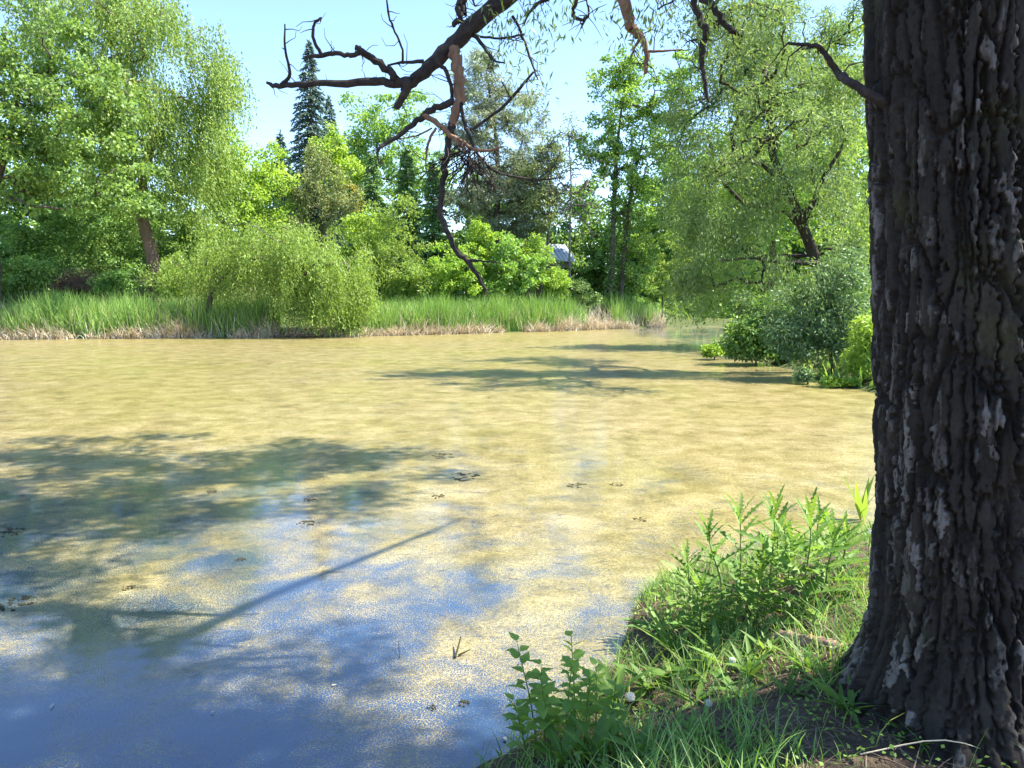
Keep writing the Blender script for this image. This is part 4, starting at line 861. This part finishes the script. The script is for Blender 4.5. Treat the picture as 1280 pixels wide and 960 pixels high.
def get_leaf(kind, var, mat):
    key = (kind, var, mat)
    if key not in leafmesh:
        pr = {'lobed': LOBED, 'oval': OVAL, 'strap': STRAP, 'lance': LANCE}[kind]; rr = np.random.default_rng(hash2(np.array([var]), np.array([len(kind)]))[0]*1000//1 + 1 if False else var+7)
        p = [(a, b*(0.8+0.4*rr.random())) for a, b in pr]
        v, f = leaf_shape('leaf', p, 0.15+0.35*rr.random(), {'lobed': 0.12, 'oval': 0.22, 'strap': 0.3, 'lance': 0.2}[kind]*(0.6+0.9*rr.random()))
        me = bpy.data.meshes.new('leaf'); me.from_pydata(v.tolist(), [], f.tolist()); me.update()
        me.attributes.new('rnd', 'FLOAT', 'FACE').data.foreach_set('value', np.full(len(f), 0.15+0.7*rr.random(), np.float32))
        me.polygons.foreach_set('use_smooth', np.ones(len(f), bool)); me.materials.append(M[mat]); leafmesh[key] = me
    return leafmesh[key]
def add_leaf(root, loc, az, el, size, kind, mat, rng, roll=None):
    o = bpy.data.objects.new('leaf', get_leaf(kind, int(rng.integers(5)), mat)); COL.objects.link(o); o.parent = root
    o.location = loc; o.rotation_euler = (roll if roll is not None else rng.normal()*0.3, -el, az); o.scale = (size,)*3
    return o
def stem_mesh(root, pts, r0, r1, name='stem', mat='stem'):
    p = smooth_line(pts, 3); v, f = tubes([(p, np.linspace(r0, r1, len(p)))], 5); return mesh_obj(name, v, f, M[mat], root, True, loc=(0, 0, 0))

def gpt(px, py):
    """ground point a pixel looks at on the near bank"""
    lo, hi = 1.5, 12.0
    for Y in np.arange(2.2, 12, 0.02):
        p = P(px, py, Y)
        if p[2] < max(gz1(p[0], p[1]), 0.0): return p
    return p

def thistle(px, py, top_py, label, seed, lean=0.0, dens=1.0, leafs=1.0):
    rng = np.random.default_rng(seed); b = gpt(px, py); Y = b[1]; H = (P(px, top_py, Y)-P(px, py, Y))[2]
    g = max(gz1(b[0], b[1]), 0); root = empty('thistle_plant', (b[0], b[1], g)); tag(root, label, 'plant', 'tall weeds on the near bank')
    pts = [(0, 0, -0.03), (lean*0.2+rng.normal()*0.01, rng.normal()*0.01, H*0.35), (lean*0.6, rng.normal()*0.02, H*0.7), (lean, rng.normal()*0.02, H*0.93)]
    stem_mesh(root, pts, 0.006, 0.002); q = smooth_line(pts, 8); n = int(26*dens)
    for k in range(n):
        s = 0.06+0.92*(k/(n-1)); i = min(int(s*(len(q)-1)), len(q)-1); az = k*2.4+rng.normal()*0.3
        el = 0.35+0.95*s**2+rng.normal()*0.12; L = leafs*(0.27-0.13*s)*(0.8+0.4*rng.random())
        add_leaf(root, q[i], az, el, L, 'lobed', 'weed', rng)
T = [(925, 765, 628, 'tallest lobed weed with arching leaves at the shore end of the bank', -0.02), (958, 770, 622, 'upright lobed weed right behind the tallest weed', 0.02), (1003, 775, 628, 'thin weed with a feathered tip nearest to the trunk side of the clump', 0.01),
     (1032, 745, 655, 'spiky short weed in the sunlit clump between the thin weed and the bole', 0.03), (985, 775, 668, 'bushy lobed weed filling the middle of the sunlit clump', 0.0), (900, 770, 655, 'slanting lobed weed leaning out toward the water', -0.09),
     (865, 770, 690, 'short lobed weed at the water edge of the clump', -0.05), (945, 790, 690, 'low dark lobed weed in front of the tallest weed', 0.03), (1050, 720, 660, 'light green weed growing against the bole', 0.02), (880, 800, 725, 'broad low weed on the shore slope', -0.03), (1020, 735, 640, 'pale weed behind the thin weed', 0.0), (970, 730, 650, 'weed standing at the back of the clump by the water', 0.0)]
for i, (a, b, c, lb, ln) in enumerate(T): thistle(a, b, c, lb, 300+i, ln)

def oval_plant(px, py, top_py, label, seed, lean=(0, 0), size=0.088, pairs=9):
    rng = np.random.default_rng(seed); b = gpt(px, py); Y = b[1]; H = (P(px, top_py, Y)-P(px, py, Y))[2]; g = max(gz1(b[0], b[1]), 0)
    root = empty('leafy_weed', (b[0], b[1], g)); tag(root, label, 'plant', 'oval-leaved weeds at the corner of the bank')
    pts = [(0, 0, -0.03), (lean[0]*0.3, lean[1]*0.3, H*0.4), (lean[0]*0.7, lean[1]*0.7, H*0.75), (lean[0], lean[1], H)]
    stem_mesh(root, pts, 0.004, 0.0015); q = smooth_line(pts, 8)
    for k in range(pairs):
        s = 0.3+0.7*k/(pairs-1); i = min(int(s*(len(q)-1)), len(q)-1); a0 = k*1.45+rng.normal()*0.2
        for j in (0, math.pi):
            add_leaf(root, q[i], a0+j, 0.25+0.3*s+rng.normal()*0.2, size*(1.25-0.55*s)*(0.8+0.4*rng.random()), 'oval', 'nettle', rng)
O = [(672, 938, 812, 'tall oval-leaved weed leaning out over the blue water', (-0.09, 0.05)), (720, 930, 803, 'tall oval-leaved weed with yellowish top leaves', (-0.02, 0.05)), (690, 950, 850, 'dark oval-leaved weed low at the corner of the bank', (-0.05, 0.0)),
     (745, 925, 838, 'pale oval-leaved weed beside the dandelion leaves', (0.0, 0.03)), (705, 945, 835, 'oval-leaved weed in the middle of the corner clump', (0.03, 0.02)), (660, 958, 880, 'small oval-leaved weed at the very edge of the water', (-0.06, 0.02)),
     (730, 945, 850, 'short bright oval-leaved weed behind the bottom grass', (0.02, 0.0)), (682, 945, 838, 'slim oval-leaved weed beside the one leaning over the water', (-0.02, 0.03)), (762, 935, 860, 'small oval-leaved weed in front of the strap leaves', (0.02, 0.0))]
for i, (a, b, c, lb, ln) in enumerate(O): oval_plant(a, b, c, lb, 400+i, ln)

def rosette(px, py, label, seed, n=12, size=0.2, kind='strap', el=0.9, mat='weed', name='leaf_rosette', group='leaf rosettes on the bank'):
    rng = np.random.default_rng(seed); b = gpt(px, py); g = max(gz1(b[0], b[1]), 0); root = empty(name, (b[0], b[1], g)); tag(root, label, 'plant', group)
    for k in range(n): add_leaf(root, (rng.normal()*0.012, rng.normal()*0.012, -0.005), k*2.4+rng.normal()*0.3, el*(0.55+0.6*rng.random()), size*(0.65+0.5*rng.random()), kind, mat, rng)
    return root
R_ = [(770, 880, 'bright upright strap-leaved rosette behind the white seed head', 'strap', 0.22, 1.1), (812, 862, 'strap-leaved rosette on the shore slope beside the bare soil', 'strap', 0.20, 0.9), (845, 820, 'wide arching rosette of long leaves above the soil patch', 'lance', 0.30, 0.8),
      (800, 950, 'broad upright leaves at the bottom edge by the bare soil', 'strap', 0.20, 1.0), (745, 958, 'dense upright leaves at the bottom corner of the bank', 'strap', 0.22, 1.25), (900, 830, 'low arching rosette in front of the lobed weeds', 'lance', 0.24, 0.7),
      (1150, 935, 'small shaded rosette against the foot of the bole', 'lance', 0.13, 0.8), (1060, 890, 'shaded thin-leaved rosette beside the bole', 'lance', 0.20, 0.9), (930, 955, 'shaded green rosette on the dark soil at the bottom', 'strap', 0.13, 0.6),
      (870, 880, 'bright lance-leaved rosette right of the bare soil', 'lance', 0.2, 0.8), (1010, 840, 'grassy rosette beside the pale root', 'lance', 0.2, 0.9), (705, 957, 'upright leaves below the oval-leaved weeds', 'strap', 0.2, 1.2), (880, 925, 'crowded green rosette on the soil edge', 'strap', 0.14, 0.7), (960, 815, 'leafy rosette in front of the pale root', 'lance', 0.16, 0.8),
      (925, 870, 'spreading rosette between the low dandelion clock and the shaded soil', 'strap', 0.16, 0.6), (850, 855, 'strap-leaved rosette beside the low dandelion clock', 'strap', 0.18, 0.8), (985, 870, 'dim rosette at the border of the shaded soil', 'lance', 0.18, 0.7), (905, 800, 'long-leaved rosette at the foot of the lobed weeds', 'lance', 0.26, 0.9), (935, 845, 'pale narrow-leaved rosette below the lobed weeds', 'lance', 0.22, 0.9), (830, 790, 'long arching leaves hanging over the shore edge', 'lance', 0.28, 0.7)]
for i, (a, b, lb, kd, sz, el) in enumerate(R_): rosette(a, b, lb, 500+i, 13, sz, kd, el)
# sword-leaved plant standing in the shallows by the bole
def sword_plant():
    rng = np.random.default_rng(61); b = gpt(1077, 650); g = max(gz1(b[0], b[1]), 0); root = empty('sword_plant', (b[0], b[1], g)); tag(root, 'upright sword-leaved plant in the sun against the edge of the bole', 'plant')
    H = (P(1077, 588, b[1])-P(1077, 650, b[1]))[2]
    for k in range(6): add_leaf(root, (rng.normal()*0.015, rng.normal()*0.015, 0), rng.random()*6.28, 1.38+rng.normal()*0.07, H*(0.7+0.35*rng.random()), 'lance', 'nettle', rng)
sword_plant()

def dandelion(px, py, label, seed, h=0.10, r=0.022):
    rng = np.random.default_rng(seed); Yb = gpt(px, py+12); x, y = Yb[0], Yb[1]; g = max(gz1(x, y), 0); root = empty('dandelion', (x, y, g)); tag(root, label, 'flower', 'dandelion clocks on the bank')
    top = np.array([0.01, 0, h]); stem_mesh(root, [(0, 0, -0.02), (0.004, 0, h*0.5), tuple(top)], 0.0025, 0.002)
    n = 260; d = norm(rng.standard_normal((n, 3))); v1, f1 = leaf_quads(np.repeat(top[None], n, 0)+d*0.004, d, r, r*0.05, rng)
    k = np.repeat(np.arange(n), 5); t = norm(rng.standard_normal((len(k), 3))+d[k]*0.6); v2, f2 = leaf_quads(top+d[k]*r*0.93, t, r*0.28, r*0.05, rng)
    mesh_obj('seed_head', np.vstack([v1, v2]), np.vstack([f1, f2+len(v1)]), M['puff'], root, loc=(0, 0, 0))
dandelion(785, 889, 'round white dandelion clock beside the bare soil patch', 71, 0.11, 0.019)
dandelion(912, 841, 'faint dandelion clock among the grass below the weeds', 72, 0.10, 0.014)
dandelion(1085, 686, 'white dandelion clock touching the edge of the bole', 73, 0.16, 0.017)
dandelion(882, 891, 'small dandelion clock in the shaded grass right of the bare soil', 74, 0.08, 0.013)

# grass and litter on the near bank
rng = np.random.default_rng(17)
pp = np.column_stack([rng.uniform(-0.3, 3.6, 34000), rng.uniform(2.0, 7.2, 34000)]); sd = pond_sd(pp[:, 0], pp[:, 1])
dens = fbm(pp[:, 0]*2.6, pp[:, 1]*2.6, 70, 3)
soil = np.exp(-(((pp[:, 0]-0.62)/0.2)**2+((pp[:, 1]-3.25)/0.3)**2)) + 0.9*np.exp(-(((pp[:, 0]-1.1)/0.24)**2+((pp[:, 1]-2.75)/0.2)**2)) + np.exp(-(((pp[:, 0]-1.45)/0.3)**2+((pp[:, 1]-2.6)/0.5)**2))
tr_ = np.hypot(pp[:, 0]-TX-0.2, pp[:, 1]-TY)
keep = (sd > 0.0) & (rng.random(len(pp)) < np.clip((dens-0.30)*4.0 - soil*1.0, 0.06, 1)) & (tr_ > 0.5)
pp = pp[keep]; sd = sd[keep]; pos = np.column_stack([pp, gz(pp[:, 0], pp[:, 1])-0.01]); n = len(pos)
hh = (0.06+0.16*rng.random(n)**1.5)*(0.6+0.9*fbm(pp[:, 0]*1.8, pp[:, 1]*1.8, 75, 2))*(1-0.25*(pp[:, 1] > 4))
v, f, sg = blades(pos, hh, 0.0035+0.005*rng.random(n), 0.25+0.8*rng.random(n), rng, 0.7)
o = mesh_obj('bank_grass', v, f, M['grass'], None, False, np.repeat(rng.random(n)**1.3, sg)); tag(o, 'uneven green grass on the near bank', 'grass', kind='stuff')
# small round leaves of clover and creeping weeds
n0 = 16000; pp = np.column_stack([rng.uniform(-0.2, 3.4, n0), rng.uniform(2.1, 7.6, n0)]); sd = pond_sd(pp[:, 0], pp[:, 1]); keep = (sd > 0.02) & (fbm(pp[:, 0]*2.2, pp[:, 1]*2.2, 90, 3) > 0.53) & (np.hypot(pp[:, 0]-TX-0.2, pp[:, 1]-TY) > 0.5)
pp = pp[keep]; n = len(pp); pos = np.column_stack([pp, gz(pp[:, 0], pp[:, 1])+0.01+0.07*rng.random(n)]); axs = rng.standard_normal((n, 3)); axs[:, 2] = 0.2+0.3*rng.random(n)
v, f = leaf_quads(pos, axs, 0.012+0.02*rng.random(n), 0.008+0.011*rng.random(n), rng, 2.0)
o = mesh_obj('creeping_weeds', v, f, M['nettle'], None, False, rng.random(n)); tag(o, 'low small-leaved creeping weeds on the near bank', 'weeds', kind='stuff')
n0 = 6000; pp = np.column_stack([rng.uniform(-0.2, 2.6, n0), rng.uniform(2.0, 5.5, n0)]); sd = pond_sd(pp[:, 0], pp[:, 1]); pp = pp[(sd > 0.0) & (np.hypot(pp[:, 0]-TX-0.2, pp[:, 1]-TY) > 0.42)]; n = len(pp)
pos = np.column_stack([pp, gz(pp[:, 0], pp[:, 1])+0.006]); axs = rng.standard_normal((n, 3)); axs[:, 2] *= 0.25
v, f = leaf_quads(pos, axs, 0.008+0.035*rng.random(n)**3, 0.004+0.010*rng.random(n)**2, rng, 3.0)
o = mesh_obj('leaf_litter', v, f, M['litter'], None, False, rng.random(n)); tag(o, 'dry brown leaf litter scattered on the bank soil', 'litter', kind='stuff')
n0 = 5200; pp = np.column_stack([rng.uniform(-0.2, 3.2, n0), rng.uniform(1.9, 5.8, n0)]); sd = pond_sd(pp[:, 0], pp[:, 1]); pp = pp[(sd > 0.02) & (np.hypot(pp[:, 0]-TX-0.2, pp[:, 1]-TY) > 0.42) & (fbm(pp[:, 0]*3, pp[:, 1]*3, 95, 3) > 0.42)]; n = len(pp)
pos = np.column_stack([pp, gz(pp[:, 0], pp[:, 1])+0.004]); v, f, sg = blades(pos, 0.02+0.05*rng.random(n), 0.002+0.003*rng.random(n), 1.5+2.5*rng.random(n), rng, 0.5)
o = mesh_obj('dry_thatch', v, f, M['litter'], None, False, np.repeat(0.3+0.7*rng.random(n), sg)); tag(o, 'dry straw-like thatch lying on the near bank', 'thatch', kind='stuff')
# long dry stick at the foot of the bole, dry grass stalks
def stick(name, label, pts, r, mat='dryreed', cat='stick'):
    q = smooth_line(pts, 4); v, f = tubes([(q, np.linspace(r, r*0.5, len(q)))], 5); return tag(mesh_obj(name, v, f, M[mat] if mat in M else mat, None, True, np.full(len(f), 0.6)), label, cat)
a, b = gpt(1075, 948), gpt(1262, 950)
stick('dry_stick', 'long thin pale stick lying across the foot of the bole', [a+[0, 0, 0.015], (a+b)/2+[0, -0.05, 0.10], b+[0, -0.05, 0.02]], 0.003)
a = gpt(1040, 830); stick('dry_stalk', 'upright dry grass stalk beside the bole', [a-[0, 0, 0.02], a+[0.0, 0, 0.12], a+[0.005, 0, 0.26]], 0.0025)

# ------------------------------------------------------------------ things floating on the pond
def wpt(px, py):
    d = P(px, py, 1.0)-np.array([0, 0, CAM_Z]); return np.array([0, 0, CAM_Z])+d*(CAM_Z/-d[2])
M['algae'] = rough_mat('dark_algae', (0.012, 0.014, 0.006), (0.05, 0.045, 0.016), 30, 0.7, 0.5)
def v_twig():
    a, b, c, d = wpt(569, 824), wpt(576, 808), wpt(573, 821), wpt(588, 818)
    v, f = tubes([(np.array([a+[0, 0, 0.01], (a+b)/2+[0, 0, 0.03], b+[0, 0, 0.06]]), np.array([0.007, 0.006, 0.004])), (np.array([c+[0, 0, 0.008], (c+d)/2+[0, 0, 0.02], d+[0, 0, 0.03]]), np.array([0.006, 0.004, 0.002]))], 6, 0.1, rngb)
    tag(mesh_obj('forked_twig', v, f, M['algae'], None, True), 'dark forked twig sticking out of the blue water', 'twig')
v_twig()
def algae(px, py, w, label, seed, aspect=0.35):
    rng = np.random.default_rng(seed); c = wpt(px, py); c[2] = 0; R = w/2*c[1]/FPX; V, F, b = [], [], 0
    for k in range(26):
        a = rng.random()*6.28; r = R*math.sqrt(rng.random()); cx, cy = c[0]+r*math.cos(a), c[1]+r*math.sin(a)*1.2; n = 9; t = np.arange(n)*2*math.pi/n; rr = R*(0.04+0.16*rng.random()**2)*(0.6+0.7*rng.random(n))
        ring = np.column_stack([cx+rr*np.cos(t)*1.3, cy+rr*np.sin(t), np.full(n, 0.002)]); top = np.column_stack([cx+0.6*rr*np.cos(t)*1.3, cy+0.6*rr*np.sin(t), 0.004+0.004*rng.random(n)]); cen = [[cx, cy, 0.007]]
        V.append(np.vstack([ring, top, cen])); i = np.arange(n); j = (i+1) % n
        F.append((np.stack([i, j, n+j, n+i], -1)+b, np.stack([n+i, n+j, np.full(n, 2*n)], -1)+b)); b += 2*n+1
    o = mesh_obj('algae_patch', np.vstack(V), [np.vstack([x[0] for x in F]), np.vstack([x[1] for x in F])], M['algae']); tag(o, label, 'algae', 'dark algae patches on the pond')
A_ = [(578, 596, 40, 'dark algae patch in the middle of the yellow film'), (552, 570, 30, 'small dark algae streak behind the middle patch'), (722, 607, 26, 'dark algae streak on the film toward the bank'), (770, 606, 16, 'tiny dark algae speck beyond the streak by the bank'), (548, 621, 18, 'dark algae speck in front of the middle patch'),
      (383, 655, 26, 'dark algae patch in the blue reflected strip'), (385, 625, 16, 'dark algae fleck behind the one in the blue strip'), (20, 755, 44, 'wide dark algae patch at the left edge of the pond'), (265, 615, 14, 'small algae fleck in the shaded film'), (160, 735, 16, 'algae fleck beside the shaded stripe'), (300, 700, 14, 'algae fleck near the diagonal shadow'), (10, 665, 40, 'dark algae patch far up the left edge'),
      (540, 885, 14, 'dark algae crumbs below the forked twig'), (580, 880, 16, 'dark algae crumbs closest to the corner weeds'), (800, 650, 18, 'algae fleck in the shade by the bank weeds')]
for i, (a, b, w, lb) in enumerate(A_): algae(a, b, w, lb, 700+i)
def float_leaf(px, py, label, s, seed):
    rng = np.random.default_rng(seed); c = wpt(px, py); v, f = leaf_shape('leaf', OVAL if seed % 2 else LANCE, 0.2, 0.05); a = rng.random()*6.28; r = np.array([[math.cos(a), -math.sin(a), 0], [math.sin(a), math.cos(a), 0], [0, 0, 1]])
    v = v*s@r.T; v[:, 2] += 0.008-min(0, v[:, 2].min()); o = mesh_obj('floating_leaf', v+np.array([c[0], c[1], 0]), f, M['paleleaf'], None, True, np.full(len(f), 1.0)); tag(o, label, 'leaf', 'leaves floating on the pond')
float_leaf(62, 887, 'pale narrow leaf floating alone on the blue water', 0.05, 2)
float_leaf(414, 859, 'tiny pale leaf floating in the middle of the blue water', 0.03, 3)
float_leaf(630, 923, 'pale oval leaf floating beside the corner weeds', 0.035, 5)
float_leaf(268, 891, 'tiny leaf on the water between the two other pale leaves', 0.02, 7)
stick('floating_twig', 'thin dark twig upright in the water left of the forked twig', [wpt(500, 828)-[0, 0, 0.02], wpt(499, 818)+[0, 0, 0.02], wpt(497, 812)+[0.004, 0, 0.05]], 0.003, M['deadwood'], 'twig')
